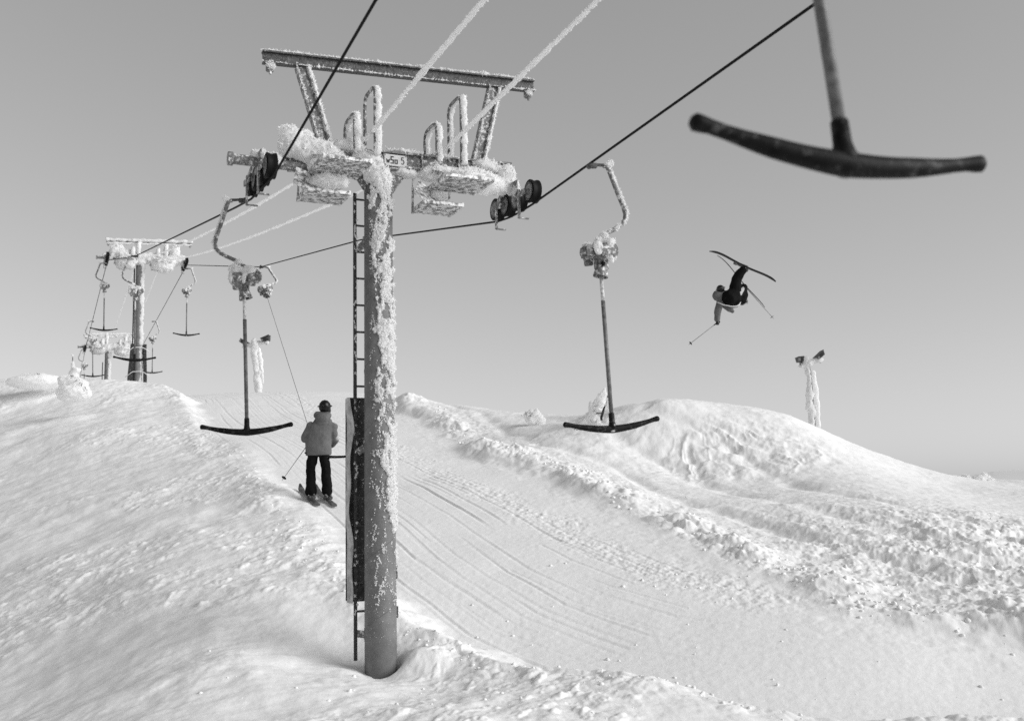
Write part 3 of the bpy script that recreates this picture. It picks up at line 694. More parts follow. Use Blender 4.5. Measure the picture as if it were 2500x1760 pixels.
rimed_wire(.78, (1465, 0), (1077, 378), None, 'white rime coated cable passing below the right end of the top beam')

# ---------------- T-bars
def tbar(parts=('grip', 'hanger', 'retractor', 'pole', 'bar'), near=True):
    """one T-bar hung from the origin, hanger bowed to +x"""
    t = thing('t_bar', (0, 0, 0), 'T-bar', 't-bar', 'T-bars hanging from the haul ropes')
    C_ = lambda x, z, y=0: np.array([x, y, z])
    g = MB().lathe(C_(0, 0, -.05), Y_, [(0, .02), (.02, .03), (.08, .03), (.10, .02)], 10); g.tube([C_(0, 0), C_(.07, .01), C_(.17, .005)], [.022, .016, .018], 8)
    g.box(C_(.045, .0), .03, .022, .026, None, .006); g.build('grip', 'steel_dark', t, autos=40)
    path = [C_(.15, .0), C_(.19, -.01), C_(.215, -.08), C_(.27, -.26), C_(.325, -.42), C_(.345, -.50), C_(.335, -.565), C_(.29, -.62), C_(.20, -.67), C_(.09, -.72), C_(.05, -.78)]
    MB().tube(path, .023, 10).build('hanger_arm', 'steel', t)
    mb = MB()
    for i in range(len(path)-1):
        a, b = path[i], path[i+1]; k = max(1, int(np.linalg.norm(b-a)/.03))
        for q in range(k):
            p = a+(b-a)*q/k
            if 0.10 < p[0] and (-.5 > p[2] or p[2] > -.12 or True): mb.ball(p+np.array([.012, -.004, .010]), .020+.010*rng.random(), None, 1)
    mb.ball(C_(.20, .015), (.045, .03, .03)); mb.ball(C_(.235, .03), (.03, .03, .035)); mb.ball(C_(.08, -.74), (.05, .05, .045))
    rime_obj('rime_crust', mb, .011, t, ((20, .008), (55, .005)), 1, 700, (.006, .018), (.002, .006), 5)
    # spring box: drum, side case, and the dark horn the pole slides into
    b = MB(); b.lathe(C_(.05, -.90, -.075), Y_, [(0, .02), (0, .095), (.02, .11), (.13, .11), (.15, .095), (.15, .02)], 24); b.box(C_(.085, -.97, .085), .05, .03, .10, None, .008); b.box(C_(-.075, -.95, .075), .042, .03, .075, None, .008)
    b.box(C_(.05, -.86), .07, .065, .085, None, .02); b.tube([C_(.05, -.76), C_(.05, -.86)], .045, 12); b.box(C_(.02, -1.0), .055, .055, .09, None, .02); b.lathe(C_(.10, -.90, -.11), Y_, [(0, .03), (0, .085), (.03, .10), (.05, .10)], 20)
    rb = b.build('retractor', 'steel', t, autos=40)
    b = MB(); b.box(C_(-.105, -.90, .0), .055, .075, .072, None, .02); b.lathe(C_(-.16, -.90), -X_, [(-.02, .05), (.015, .045), (.02, .02)], 14); b.build('side_case', 'steel', rb, autos=40)
    hd_ = C_(-.25, -1); b = MB(); b.lathe(C_(.05, -.97, -.02), hd_, [(0, .04), (.05, .05), (.12, .064), (.19, .078), (.195, .078), (.18, .068), (.10, .055), (.05, .04)], 20); hn = b.build('horn', 'steel', rb, autos=50)
    b = MB(); b.box(C_(.015, -1.08, -.066), .026, .012, .075, (X_*.97-Z*.24, Y_, Z*.97+X_*.24), .01); b.build('slot_shade', 'rubber', rb)  # solid black block standing in for the shade inside the horn mouth
    mb = MB()
    for p, r in [((.03, -.79, -.03), (.08, .06, .04)), ((.11, -.82, -.07), (.07, .06, .05)), ((-.02, -.88, -.10), (.06, .03, .07)), ((.165, -.90, -.05), (.03, .07, .10)), ((-.10, -.83, -.01), (.06, .06, .025)), ((.12, -.98, -.09), (.05, .03, .05)), ((.1, -.83, .06), (.09, .06, .07)), ((-.03, -.84, .06), (.09, .06, .06)), ((.15, -.90, .07), (.035, .04, .09)), ((.01, -.92, .09), (.03, .03, .09))]:
        mb.ball(np.array([p[0], p[2], p[1]]), (r[0], r[1], r[2]))
    rime_obj('rime_crust', mb, .013, t, ((18, .016), (45, .008)), 1, 500, (.006, .018), (.003, .007), 6)
    MB().tube([C_(.02, -1.05), C_(.015, -1.50)], .019, 10).build('pole_sleeve', 'tpole_light', t)
    MB().tube([C_(.016, -1.40), C_(.0, -2.62)], .0215, 12).build('pole', 'tpole', t)
    # crossbar
    xs = np.r_[-.515, -.512, -.50, -.48, -.45, -.40, np.linspace(-.34, .34, 15), .40, .45, .48, .50, .512, .515]
    def rad(x):
        x = abs(x); r = np.interp(x, [0, .06, .14, .26, .36, .43, .47, .495, .508, .513, .515], [.041, .038, .035, .032, .025, .0215, .0255, .0300, .025, .014, .002]); return r
    def zc(x): x = abs(x); return -2.695+.085*(x/.515)**1.75-.006*max(0, (x-.45)/.065)
    bar_ = MB()
    path = [C_(x, zc(x)) for x in xs]; bar_.tube(path, [rad(x) for x in xs], 14)
    cb = bar_.build('crossbar', 'bar', t)
    s_ = MB(); s_.lathe(C_(0, -2.70), Z, [(0, .040), (.03, .044), (.05, .036), (.08, .030), (.16, .0285), (.165, .024)], 16); s_.ball(C_(0, -2.695), (.085, .040, .036)); s_.build('socket', 'bar', cb)
    MB().ball(C_(.010, -2.655, -.036), (.010, .007, .010)).build('bolt', 'buckle', cb); MB().ball(C_(-.012, -2.715, -.034), (.024, .008, .010)).build('scuff_plate', 'buckle', cb)
    return t
proto = tbar()
TBARS = []
def place(px, py, P, flip, yaw, label, lean=(0, 0), pos=None):
    o = proto if not TBARS else copy_tree(proto)
    p = rope_pt(P, px, py) if pos is None else pos
    o.location = tuple(p); o['label'] = label
    base = Matrix.Rotation(TH+radians(yaw)+(pi if flip else 0), 4, 'Z')
    ln = Matrix.Rotation(radians(lean[0]), 4, Vector(U)) @ Matrix.Rotation(radians(lean[1]), 4, Vector(V))
    o.rotation_euler = (ln @ base).to_euler(); TBARS.append(o); return o
from mathutils import Vector, Matrix
place(1440, 405, ropeR, False, -9, 'empty T-bar with a slanting pole hanging right of the near tower', (0, -3.4))
place(599, 490, ropeL, True, -18, 'empty T-bar hanging upright between the near tower and the left bank', (0, -1.0))
o_ = place(0, 0, ropeL, True, 0, 'huge close T-bar at the top edge of the view, black crossbar', (0, 0), pN); o_.rotation_euler = nR.to_euler()
place(335, 626, ropeL, True, -6, 'T-bar in front of the middle tower pole, its bar crossing the dark mats', (0, 0))
place(258, 644, ropeL, True, 0, 'T-bar hanging beside the left wheels of the middle tower', (0, 0))
place(455, 656, ropeR, False, 0, 'T-bar hanging just right of the middle tower wheels', (0, -1.0))
place(228, 785, ropeL, True, 0, 'small T-bar low on the left rope beyond the middle tower', (0, -1))
place(372, 785, ropeR, False, 0, 'small far T-bar half hidden by the right mat of the middle tower', (0, -1))
place(203, 868, ropeL, True, 0, 'tiny far T-bar by the left wheels of the farthest tower, bar hidden by snow', (0, 0), W3(Lu, -.5, 5.12))
place(310, 880, ropeR, False, 0, 'tiny far T-bar by the right wheels of the farthest tower, mostly hidden', (0, 0), W3(Ru, -.5, 5.12))

# ================================================================== PEOPLE
def hit(px, py, y0=5, y1=60):
    r = ray(px, py); ys = np.arange(y0, y1, .02); P = CAM[None]+r[None]*(ys/r[1])[:, None]
    k = np.where(ground(P[:, 0], P[:, 1]) >= P[:, 2])[0]; return P[k[0]] if len(k) else P[-1]
def skin_obj(name, mb, vox, m, parent, smooth=3, disp=()):
    v, n, f = remesh(mb, vox, smooth, disp); return MB().add(v, f).build(name, m, parent)
def hand(mb, wrist, d, up, grip=True, s=1.0):
    """palm, four unequal bent fingers and a thumb leaving the side of the palm"""
    d = d/np.linalg.norm(d); side = np.cross(d, up); side /= np.linalg.norm(side); nrm = np.cross(side, d)
    palm = wrist+d*.045*s; mb.capsule(wrist, wrist+d*.085*s, .030*s, .034*s)
    for k, L in enumerate((.072, .082, .076, .060)):
        b = wrist+d*.090*s+side*(k-1.5)*.019*s
        m1 = b+(d*.55-nrm*.75)*L*.5*s; e = m1+(-d*.55-nrm*.35)*L*.42*s
        mb.capsule(b, m1, .0105*s, .0100*s, 8); mb.capsule(m1, e, .0100*s, .0085*s, 8)
    tb = wrist+d*.030*s-side*.034*s; tm = tb+(d*.6-side*.45-nrm*.4)*.045*s; te = tm+(d*.5+side*.2-nrm*.7)*.035*s
    mb.capsule(tb, tm, .013*s, .011*s, 8); mb.capsule(tm, te, .011*s, .009*s, 8)
def ski_mesh(pts, up, w=.052, th=.010):
    """a ski laid along pts (tail to tip): waisted, tip and tail rounded"""
    vs = []; fs = []; n = len(pts)
    for i, p in enumerate(pts):
        s = i/(n-1); d = pts[min(i+1, n-1)]-pts[max(i-1, 0)]; d = d/np.linalg.norm(d); sd = np.cross(d, up); sd /= np.linalg.norm(sd); un = np.cross(sd, d)
        ww = w*(1+.28*(2*s-1)**2)*min(1, .35+9*s, .25+10*(1-s)); tt = th*(1.0+.5*(1-(2*s-1)**2))
        vs += [p-sd*ww, p+sd*ww, p+sd*ww*.92+un*tt, p-sd*ww*.92+un*tt]
    for i in range(n-1):
        for k in range(4): fs.append((i*4+k, i*4+(k+1) % 4, i*4+4+(k+1) % 4, i*4+4+k))
    fs += [(3, 2, 1, 0), tuple((n-1)*4+k for k in range(4))]
    return vs, fs

# ---- the skier being towed
foot = hit(777, 1224); D0 = foot[1]
def j(px, py, dy=0.0): return at(px, py, D0+dy)+np.array([0, 0, 0.0])
SK = thing('person', foot, 'skier seen from behind in grey jacket and black trousers riding the lift', 'person')
b = MB()
b.chain([j(777, 1092), j(782, 1060), j(786, 1038)], [.09, .09, .09]); b.chain([j(787, 1022), j(791, 1000, .03)], [.06, .06]); b.ball(j(792, 994, .04), (.078, .095, .115))
b.ball(j(795, 999, .145), (.018, .03, .025)); b.ball(j(782, 995, .04), (.012, .02, .032)); b.ball(j(803, 995, .04), (.012, .02, .032))
for s, h_, k_, a_ in ((-1, (763, 1100), (758, 1150), (758, 1203)), (1, (793, 1100), (798, 1150), (799, 1201))):
    b.chain([j(*h_), j(*k_, .06), j(*a_)], [.09, .065, .05]); b.capsule(j(a_[0], a_[1]+6), j(a_[0]-4, a_[1]+8, .16), .04, .035)
b.chain([j(758, 1036), j(741, 1066, .02), j(754, 1077, .26)], [.06, .05, .04]); b.chain([j(815, 1038), j(822, 1070, .02), j(809, 1088, .24)], [.06, .05, .04])
hand(b, j(754, 1077, .26), np.array([.3, .9, -.1]), Z); hand(b, j(809, 1088, .24), np.array([-.4, .9, -.2]), Z)
skin_obj('body', b, .014, 'skin', SK, 2)
b = MB()     # jacket
vs = []; fs = []; rows = [(1111, 778, 30.5, .125), (1104, 778, 31.5, .13), (1085, 778, 31, .13), (1065, 780, 32, .135), (1048, 784, 33, .13), (1038, 786, 31, .12), (1030, 787, 24, .10), (1023, 788, 13, .075)]
for (y, x, w_, d_) in rows:
    for q in range(20):
        t_ = 2*pi*q/20; cx_, sx_ = cos(t_), sin(t_); e_ = .8
        vs.append(j(x, y)+np.array([w_/127.*np.sign(cx_)*abs(cx_)**e_, d_*np.sign(sx_)*abs(sx_)**e_, 0]))
for i in range(len(rows)-1):
    for q in range(20): fs.append((i*20+q, i*20+(q+1) % 20, i*20+20+(q+1) % 20, i*20+20+q))
fs += [tuple(range(20)), tuple(140+q for q in range(20))]; b.add(vs, fs)
b.chain([j(758, 1040), j(814, 1042)], [.085, .085]); b.chain([j(775, 1030), j(800, 1030)], [.085, .085])
b.chain([j(759, 1041), j(748, 1062, .0), j(745, 1071, .03)], [.078, .072, .068]); b.chain([j(745, 1071, .03), j(753, 1077, .20)], [.064, .055])
b.chain([j(812, 1043), j(817, 1062, 0), j(817, 1074, .04)], [.078, .070, .066]); b.chain([j(820, 1073, .04), j(811, 1086, .20)], [.068, .055])
jk = skin_obj('jacket', b, .014, 'jacket', SK, 3, ((4, .012), (9, .007), (22, .003)))
b = MB(); b.ball(j(787, 1021, -.09), (.145, .085, .10)); b.chain([j(775, 1014, .0), j(800, 1014, .0)], [.075, .075]); b.ball(j(787, 1032, -.07), (.13, .07, .08)); skin_obj('hood', b, .014, 'jacket', jk, 3, ((9, .008),))
b = MB()     # trousers
b.chain([j(763, 1100), j(792, 1100)], [.105, .105])
b.chain([j(764, 1105), j(760, 1135, .02), j(758, 1160, .05), j(759, 1180), j(760, 1200)], [.105, .098, .092, .098, .108])
b.chain([j(790, 1105), j(795, 1135, .02), j(797, 1160, .05), j(799, 1180), j(800, 1198)], [.105, .098, .090, .095, .104])
skin_obj('trousers', b, .014, 'trousers', SK, 2, ((7, .016), (17, .010)))
b = MB(); b.ball(j(793, 993, .03), (.118, .138, .135)); b.ball(j(795, 1002, .06), (.105, .115, .10)); hm = skin_obj('helmet', b, .012, 'helmet', SK, 3)
b = MB()
ph = j(793, 993, .03); b.tube([ph+np.array([.128*sin(q), .148*cos(q)*1.0, .012+.02*cos(q)]) for q in np.linspace(-2.9, 2.9, 30)], .013, 6); b.build('goggle_strap', 'helmet', hm)
MB().ball(j(789, 990, -.095), (.009, .006, .008)).build('clip', 'sign', hm)
for (x, y) in ((757, 1211), (798, 1210)):
    b = MB(); p = j(x, y); b.chain([p+Z*.10, p-Z*.02], [.062, .058]); b.capsule(p-Z*.03-Y_*.07, p-Z*.035+Y_*.16-X_*.04, .050, .045)
    bt = skin_obj('ski_boot', b, .010, 'boot', SK, 1)
    q = MB()
    for k in range(3): q.box(p+np.array([.055, -.02+.04*k, .06-.04*k]), .012, .02, .006)
    q.box(p+np.array([.0, -.075, .02]), .018, .008, .03); q.build('buckle', 'buckle', bt, smooth=False)
hd = np.array([-.40, .9165, 0])
def ground_ski(x, y, ln_t, ln_f, label, m):
    c = np.array([x, y, 0.])
    pts = []
    for s in np.linspace(-ln_t, ln_f, 26):
        p = c+hd*s; z = gz1(p[0], p[1])+.025; lift = .10*max(0, (s-ln_f+.22)/.22)**2; pts.append(np.array([p[0], p[1], z+lift]))
    zs = np.array([p[2] for p in pts]); zf = np.polyval(np.polyfit(np.arange(20), zs[:20], 1), np.arange(26)); pts = [np.array([p[0], p[1], max(zf[i], p[2])+.01]) for i, p in enumerate(pts)]
    v, f = ski_mesh(pts, Z); t = thing('ski', pts[8], label, 'ski', 'skis of the towed skier')
    mesh_obj('plank', v, f, m, t, autos=50)
    mid = pts[9]; b = MB(); b.box(mid+Z*.035+hd*.20, .035, .05, .022, (np.cross(hd, Z), hd, Z), .008); b.box(mid+Z*.045-hd*.17, .035, .06, .032, (np.cross(hd, Z), hd, Z), .01); b.box(mid+Z*.08-hd*.22, .012, .02, .03, (np.cross(hd, Z), hd, Z), .004)
    b.build('binding', 'boot', t, autos=40)
fl, fr = j(757, 1216), j(798, 1215)
ground_ski(fl[0]+.03, fl[1]-.03, .60, 1.05, 'left ski under the towed skier, pale topped and pointing uphill', 'ski')
ground_ski(fr[0]+.03, fr[1]-.03, .58, 1.05, 'right ski under the towed skier, beside the ladder', 'ski')
def ski_pole(a, b_, label, group, basket=True, r=.008):
    t = thing('ski_pole', a, label, 'ski pole', group); d = (b_-a)/np.linalg.norm(b_-a)
    MB().tube([a+d*.10, b_], [r, r*.7], 8).build('shaft', 'alu', t); MB().tube([a-d*.02, a, a+d*.10, a+d*.12], [r*1.5, r*2, r*1.8, r*1.2], 8).build('grip', 'rubber', t)
    if basket:
        c = b_-d*.07; m_ = MB(); s1, s2 = frame_of(d)
        m_.lathe(c, d, [(0, .012), (.004, .045), (.012, .05), (.014, .012)], 12); m_.build('basket', 'rubber', t)
    return t
gp = hit(690, 1172)
ski_pole(j(757, 1077, .32), j(689, 1172, -.2), 'thin ski pole trailing from the towed skier toward the bank', 'ski poles of the towed skier', True, .007)
ski_pole(j(756, 1076, .30), j(752, 1160, .25), 'ski pole hanging upright at the towed skier left side', 'ski poles of the towed skier', True, .007)
# his own T-bar: same hanger, drawn back by the taut line
sk_t = copy_tree(proto); sk_t.location = tuple(Rk); sk_t['label'] = 'T-bar in use, its cord taut down to the grey jacketed skier'
ln = Matrix.Rotation(radians(-38), 4, Vector(U)) @ Matrix.Rotation(TH, 4, 'Z'); sk_t.rotation_euler = ln.to_euler()
for c in kids(sk_t):
    n_ = c.name.split('.')[0]
    if n_ in ('pole_sleeve', 'pole', 'crossbar'):
        for g in kids(c): bpy.data.objects.remove(g)
        bpy.data.objects.remove(c)
lo = ln @ Vector((.03, 0, -1.12)); start = Rk+np.array(lo)
bar_c = j(804, 1111, -.05); grab = j(752, 1040, .16)
loc0 = np.array(sk_t.location)
def under(mb, name, m):
    inv = np.array(ln.to_3x3().inverted()); v, f = mb.arrays(); v = (inv @ (v-loc0).T).T
    me_ = bpy.data.meshes.new(name); me_.from_pydata(v.tolist(), [], f); me_.materials.append(M[m]); me_.polygons.foreach_set('use_smooth', [True]*len(f))
    o_ = bpy.data.objects.new(name, me_); COL.objects.link(o_); o_.parent = sk_t; return o_
pend = j(762, 1108, .14)
under(MB().tube([start, grab], .0045, 6), 'cord', 'rope')
under(MB().tube([grab, pend], .017, 8), 'pole', 'tpole')
xs = np.linspace(-1, 1, 15); d_ = np.array([.98, .05, -.075]); d_ /= np.linalg.norm(d_)
under(MB().tube([bar_c+d_*(.46*x)+Z*(.05*x*x-.03) for x in xs], [.012]+[.027-.006*abs(x) for x in xs[1:-1]]+[.012], 10), 'crossbar', 'bar')

# ---- the skier in the air, upside down
JY = 25.0
def k(px, py, dy=0.0): return at(px, py, JY+dy)
JP = thing('person', k(1795, 725), 'airborne upside down skier in dark trousers and grey jacket above the mound', 'person')
def zc8(x, y): return 1640+x/5.387, 580+y/5.387
def q8(x, y, dy=0.0): return k(*zc8(x, y), dy)
b = MB()
b.chain([q8(860, 700), q8(800, 790, -.0), q8(700, 790, .04)], [.11, .12, .10]); b.chain([q8(690, 760), q8(650, 700)], [.06, .06]); b.ball(q8(640, 682), (.085, .10, .10))
b.chain([q8(850, 700, .05), q8(850, 560, .15), q8(935, 420, .05)], [.10, .075, .055]); b.chain([q8(870, 740, -.05), q8(960, 650, .25), q8(940, 850, .35)], [.10, .08, .06])
b.chain([q8(660, 820), q8(610, 950, -.05), q8(600, 1075)], [.065, .055, .042]); b.chain([q8(690, 800, .1), q8(780, 900, .3), q8(900, 800, .38)], [.06, .05, .04])
hand(b, q8(600, 1075), np.array([0, 0, -1.]), -Y_, s=.95); hand(b, q8(900, 800, .38), np.array([1., 0, .6]), Y_, s=.95)
skin_obj('body', b, .015, 'skin', JP, 2)
b = MB()
b.chain([q8(810, 760), q8(760, 800, -.08)], [.21, .20]); b.chain([q8(740, 820, -.02), q8(850, 830, -.02)], [.15, .13]); b.chain([q8(680, 820), q8(740, 850)], [.07, .08]); b.chain([q8(830, 720), q8(840, 620, .05), q8(850, 560, .08), q8(900, 470, .06), q8(940, 425, .05)], [.17, .145, .135, .12, .10])
b.chain([q8(880, 740, .05), q8(945, 660, .22)], [.13, .105]); b.chain([q8(950, 650, .22), q8(955, 740, .28), q8(930, 830, .30)], [.085, .10, .10]); b.chain([q8(860, 820, .2), q8(930, 830, .25)], [.12, .10]); b.chain([q8(900, 720, .2), q8(925, 780, .26)], [.13, .12]); b.chain([q8(720, 760, -.05), q8(650, 820)], [.12, .06])
skin_obj('trousers', b, .018, 'trousers', JP, 2, ((8, .012),))
b = MB()
b.chain([q8(700, 770, .08), q8(600, 770, .02)], [.15, .13]); b.chain([q8(590, 745), q8(640, 790)], [.09, .10])
b.chain([q8(640, 850), q8(610, 940, -.04), q8(600, 985), q8(598, 1075)], [.10, .095, .09, .075])
b.chain([q8(690, 880, .1), q8(760, 935, .12), q8(800, 970, .12)], [.08, .095, .045]); b.chain([q8(760, 900, .12), q8(850, 900, .14)], [.07, .05]); b.chain([q8(690, 830, .1), q8(800, 870, .2)], [.11, .10])
jj = skin_obj('jacket', b, .016, 'jacket', JP, 2, ((9, .010),))
hp_ = [q8(600, 850, -.16), q8(680, 885, -.19), q8(780, 905, -.20), q8(850, 905, -.18), q8(890, 880, -.12), q8(908, 840, -.06)]
MB().tube(hp_, .014, 6).build('hem', 'trim', jj)
b = MB(); b.ball(q8(640, 678), (.108, .12, .11)); b.ball(q8(645, 690), (.10, .11, .09)); hm = skin_obj('helmet', b, .013, 'helmet', JP, 2)
b = MB(); b.tube([q8(640, 678)+np.array([.115*sin(q), -.125*cos(q), .01+.03*sin(q)]) for q in np.linspace(-2, 2, 16)], .010, 6); b.build('goggle_strap', 'boot', hm)
b = MB(); hand(b, q8(598, 1072), np.array([0, 0, -1.]), -Y_, s=1.25); b.capsule(q8(599, 1065), q8(598, 1090), .048, .05); skin_obj('glove', b, .008, 'helmet', JP, 1)
b = MB(); hand(b, q8(900, 800, .38), np.array([1., 0, .6]), Y_, s=1.2); skin_obj('glove', b, .009, 'helmet', JP, 1)
for c0, c1, c2, dy in (((940, 425), (880, 350), (985, 395), .05), ((925, 860), (945, 800), (975, 840), .40)):
    b = MB(); b.chain([q8(*c0, dy), q8((c1[0]+c2[0])/2+8, (c1[1]+c2[1])/2+12, dy)], [.068, .062]); b.chain([q8(*c1, dy), q8(*c2, dy)], [.045, .055]); skin_obj('ski_boot', b, .011, 'boot', JP, 1)
    qb = MB(); qb.box(q8(c2[0]+12, c2[1]+25, dy-.06), .03, .012, .012); qb.box(q8(c2[0]-25, c2[1]+5, dy-.07), .03, .012, .012); qb.build('buckle', 'buckle', JP.children[-1] if False else bpy.data.objects[[o_.name for o_ in bpy.data.objects if o_.name.startswith('ski_boot')][-1]], smooth=False)
def air_ski(pts8, up, label, m):
    P = np.array([q8(*p) for p in pts8]); d = np.r_[0, np.cumsum(np.linalg.norm(np.diff(P, axis=0), axis=1))]; s = np.linspace(0, d[-1], 30)
    # smooth curve through the measured points
    t_ = s/d[-1]; co_ = [np.polyfit(d/d[-1], P[:, i], min(4, len(P)-1)) for i in range(3)]
    pts = [np.array([np.polyval(co_[i], q) for i in range(3)]) for q in t_]
    v, f = ski_mesh(pts, up, .046, .012); t = thing('ski', pts[15], label, 'ski', 'skis of the airborne skier'); mesh_obj('plank', v, f, m, t, autos=50)
    dd = pts[17]-pts[13]; dd /= np.linalg.norm(dd); sd = np.cross(dd, up); sd /= np.linalg.norm(sd); un = np.cross(sd, dd)
    bb = MB()
    for o_, h_ in ((.16, .03), (-.16, .045)): bb.box(pts[15]+dd*o_+un*(.02+h_), .035, .05, h_, (sd, dd, un), .01)
    bb.build('binding', 'boot', t, autos=40)
up1 = np.array([-.33, -.16, -.90])
air_ski([(1370, 580, 0), (1300, 525, 0), (1180, 470, 0), (1000, 395, .02), (850, 318, .02), (700, 240, .02), (580, 190, .02), (495, 180, .02)], up1, 'upper ski of the airborne skier, black and crossing above the boots', 'ski_dark')
air_ski([(1225, 915, .42), (1130, 800, .42), (985, 645, .44), (835, 465, .46), (740, 350, .48), (670, 280, .48), (600, 236, .48)], np.array([-.72, .22, -.66]), 'lower thin ski of the airborne skier, seen edge on behind the legs', 'ski_grey')
GP = 'ski poles of the airborne skier'
ski_pole(q8(600, 1118), q8(225, 1408, -.1), 'ski pole pointing down left from the airborne skier glove', GP)
ski_pole(q8(960, 640, .34), q8(1340, 1068, .25), 'ski pole pointing down right beside the airborne skier thin ski', GP)

# ================================================================== FLOODLIGHTS, TREES, SNOW LUMPS
def floodlight(base, top, heads, label, seed, lean, thick):
    t = thing('floodlight_post', base, label, 'floodlight', 'rimed floodlight posts')
    n = 16; P = [base-Z*.8+(top-base+Z*.8)*i/n+X_*lean*sin(pi*i/n)*.5 for i in range(n+1)]
    MB().tube(P, .06, 10).build('post', 'steel', t)
    hl = [top+X_*h[0]+Y_*h[1]+Z*h[2] for h in heads]
    MB().tube([hl[0]-Z*.1, top+Z*.02, hl[1]-Z*.1], .03, 8).build('cross_arm', 'steel', t)
    mb = MB()
    for i, p in enumerate(P):
        r = thick*(.85+.4*rng.random()); mb.ball(p-X_*.10*rng.random(), (r, r, .3), None, 2)
    rime_obj('rime_crust', mb, .04, t, ((5, .05), (14, .025)), 1, seed=seed)
    mb = MB(); mb.chain([P[n-1]+X_*.13, P[n-3]+X_*.15, P[n//2]+X_*.16], [.06, .09, .06]); mb.chain([hl[0]-Z*.14+X_*.2, top, hl[1]-Z*.16-X_*.12], [.10, .13, .09]); mb.ball(hl[1]-Z*.16, (.14, .12, .10)); mb.ball(hl[0]-Z*.22, (.12, .1, .06))
    rime_obj('rime_crust', mb, .035, t, ((6, .04), (16, .02)), 1, seed=seed+1)
    for h, p in zip(heads, hl):
        a = radians(h[3]); ax = (np.array([cos(a), 0, sin(a)]), Y_, np.array([-sin(a), 0, cos(a)]))
        b_ = MB(); wd, ht = h[4], h[5]
        # wedge-shaped housing with a flat glass
        vs = [p+ax[0]*x*wd+ax[1]*y*.20+ax[2]*z*ht for (x, y, z) in ((-1, -1, .5), (1, -1, .75), (.55, -1, -.7), (-.75, -1, -.6), (-1, 1, .5), (1, 1, .75), (.55, 1, -.7), (-.75, 1, -.6))]
        b_.add(vs, [(0, 1, 2, 3), (7, 6, 5, 4), (0, 4, 5, 1), (1, 5, 6, 2), (2, 6, 7, 3), (3, 7, 4, 0)]); lm = b_.build('lamp_head', 'lamp', t, smooth=False)
        g_ = MB(); g_.box(p+ax[2]*ht*.66, wd*1.02, .21, .012, ax); g_.build('visor', 'steel_dark', lm, smooth=False)
        g_ = MB(); g_.box(p-ax[0]*wd*.75-ax[1]*.2-ax[2]*ht*.1, .035, .02, ht*.42, ax); g_.bar(p-ax[2]*ht*.6, p-Z*.25, .05, .05); g_.build('bracket', 'rim', lm, smooth=False)
def dirs(px, py, Y): return at(px, py, Y)
Y1 = 44.0; tp = at(624, 840, Y1); bs = at(641, 962, Y1); bs[2] = min(bs[2], gz1(bs[0], bs[1]))
hL, hR = at(596, 836, Y1)-tp, at(650, 828, Y1)-tp
floodlight(bs, tp, [(hL[0], 0, hL[2], -28, .18, .13), (hR[0], 0, hR[2], 22, .20, .15)], 'rimed floodlight post behind the upright T-bar by the near tower', 70, .05, .155)
Y2 = 33.0; tp = at(1974, 888, Y2); bs = at(1990, 1048, Y2); bs[2] = min(bs[2], gz1(bs[0], bs[1]))+.0
hL, hR = at(1953, 878, Y2)-tp, at(2001, 868, Y2)-tp
floodlight(bs, tp, [(hL[0], 0, hL[2], 4, .10, .12), (hR[0], 0, hR[2], 42, .17, .10)], 'rimed floodlight post standing on the mound slope at right', 80, .03, .115)

def twigs(mb, C, n, L, r=.006, up=.5, spread=.10):
    for i in range(n):
        p = C+rng.normal(0, spread, 3)*np.array([1, .5, .8]); d = rng.normal(0, 1, 3)+np.array([0, -.3, up]); d /= np.linalg.norm(d); mb.tube([p, p+d*L*rng.uniform(.4, 1)*.5, p+d*L*rng.uniform(.6, 1)+np.array([0, 0, .02])], [r, r*.8, r*.4], 5)
# small spruce at left skyline
p0 = at(180, 950, 30); p0[2] = gz1(p0[0], p0[1]); sc = 30/2430.
t = thing('spruce_tree', p0, 'small snow buried spruce on the skyline left of the middle tower', 'tree')
def sp(px, py, dy=0): return at(px, py, 30+dy)
mb = MB(); mb.tube([sp(180, 960), sp(179, 905), sp(177, 868)], [.03, .02, .008], 6); mb.build('trunk', 'twig', t)
mb = MB(); mb.chain([sp(176, 866), sp(178, 882)], [.012, .022]); mb.chain([sp(186, 880), sp(180, 886)], [.008, .015]); mb.ball(sp(179, 893), (.07, .07, .10)); mb.ball(sp(185, 902), (.11, .1, .08)); mb.ball(sp(175, 908), (.10, .1, .11))
mb.chain([sp(178, 915), sp(182, 940)], [.12, .30]); mb.ball(sp(165, 935), (.30, .3, .28)); mb.ball(sp(195, 945), (.28, .3, .25)); mb.ball(sp(180, 958), (.55, .5, .28)); mb.ball(sp(205, 955), (.2, .25, .12))
rime_obj('snow_load', mb, .035, t, ((5, .06), (14, .03), (35, .012)), 2, 350, (.015, .03), (.006, .012), 90)
mb = MB()
for (x, y) in ((173, 918), (178, 922), (190, 925), (199, 938), (203, 945), (210, 948)): twigs(mb, sp(x, y, -.28), 3, .12, .008, -.3, .05)
mb.build('branches', 'twig', t)
# snow covered hummock farther left
p0 = at(85, 928, 34); t = thing('snow_hummock', p0, 'snow covered hummock with a flat slab on top, far left skyline', 'snow mound')
def s2(px, py, dy=0): return at(px, py, 34+dy)
mb = MB(); mb.ball(s2(85, 932), (1.0, .8, .28)); mb.ball(s2(72, 918), (.22, .3, .10)); mb.ball(s2(60, 930), (.5, .4, .16)); mb.ball(s2(115, 932), (.55, .4, .12)); mb.box(s2(74, 914), .22, .25, .035, None, .03)
rime_obj('snow_cap', mb, .04, t, ((3, .05), (11, .012)), 3, 100, (.02, .03), (.01, .015), 93)
mb = MB(); twigs(mb, s2(95, 920, -.5), 6, .14, .012, .4, .05); mb.build('twigs', 'twig', t)
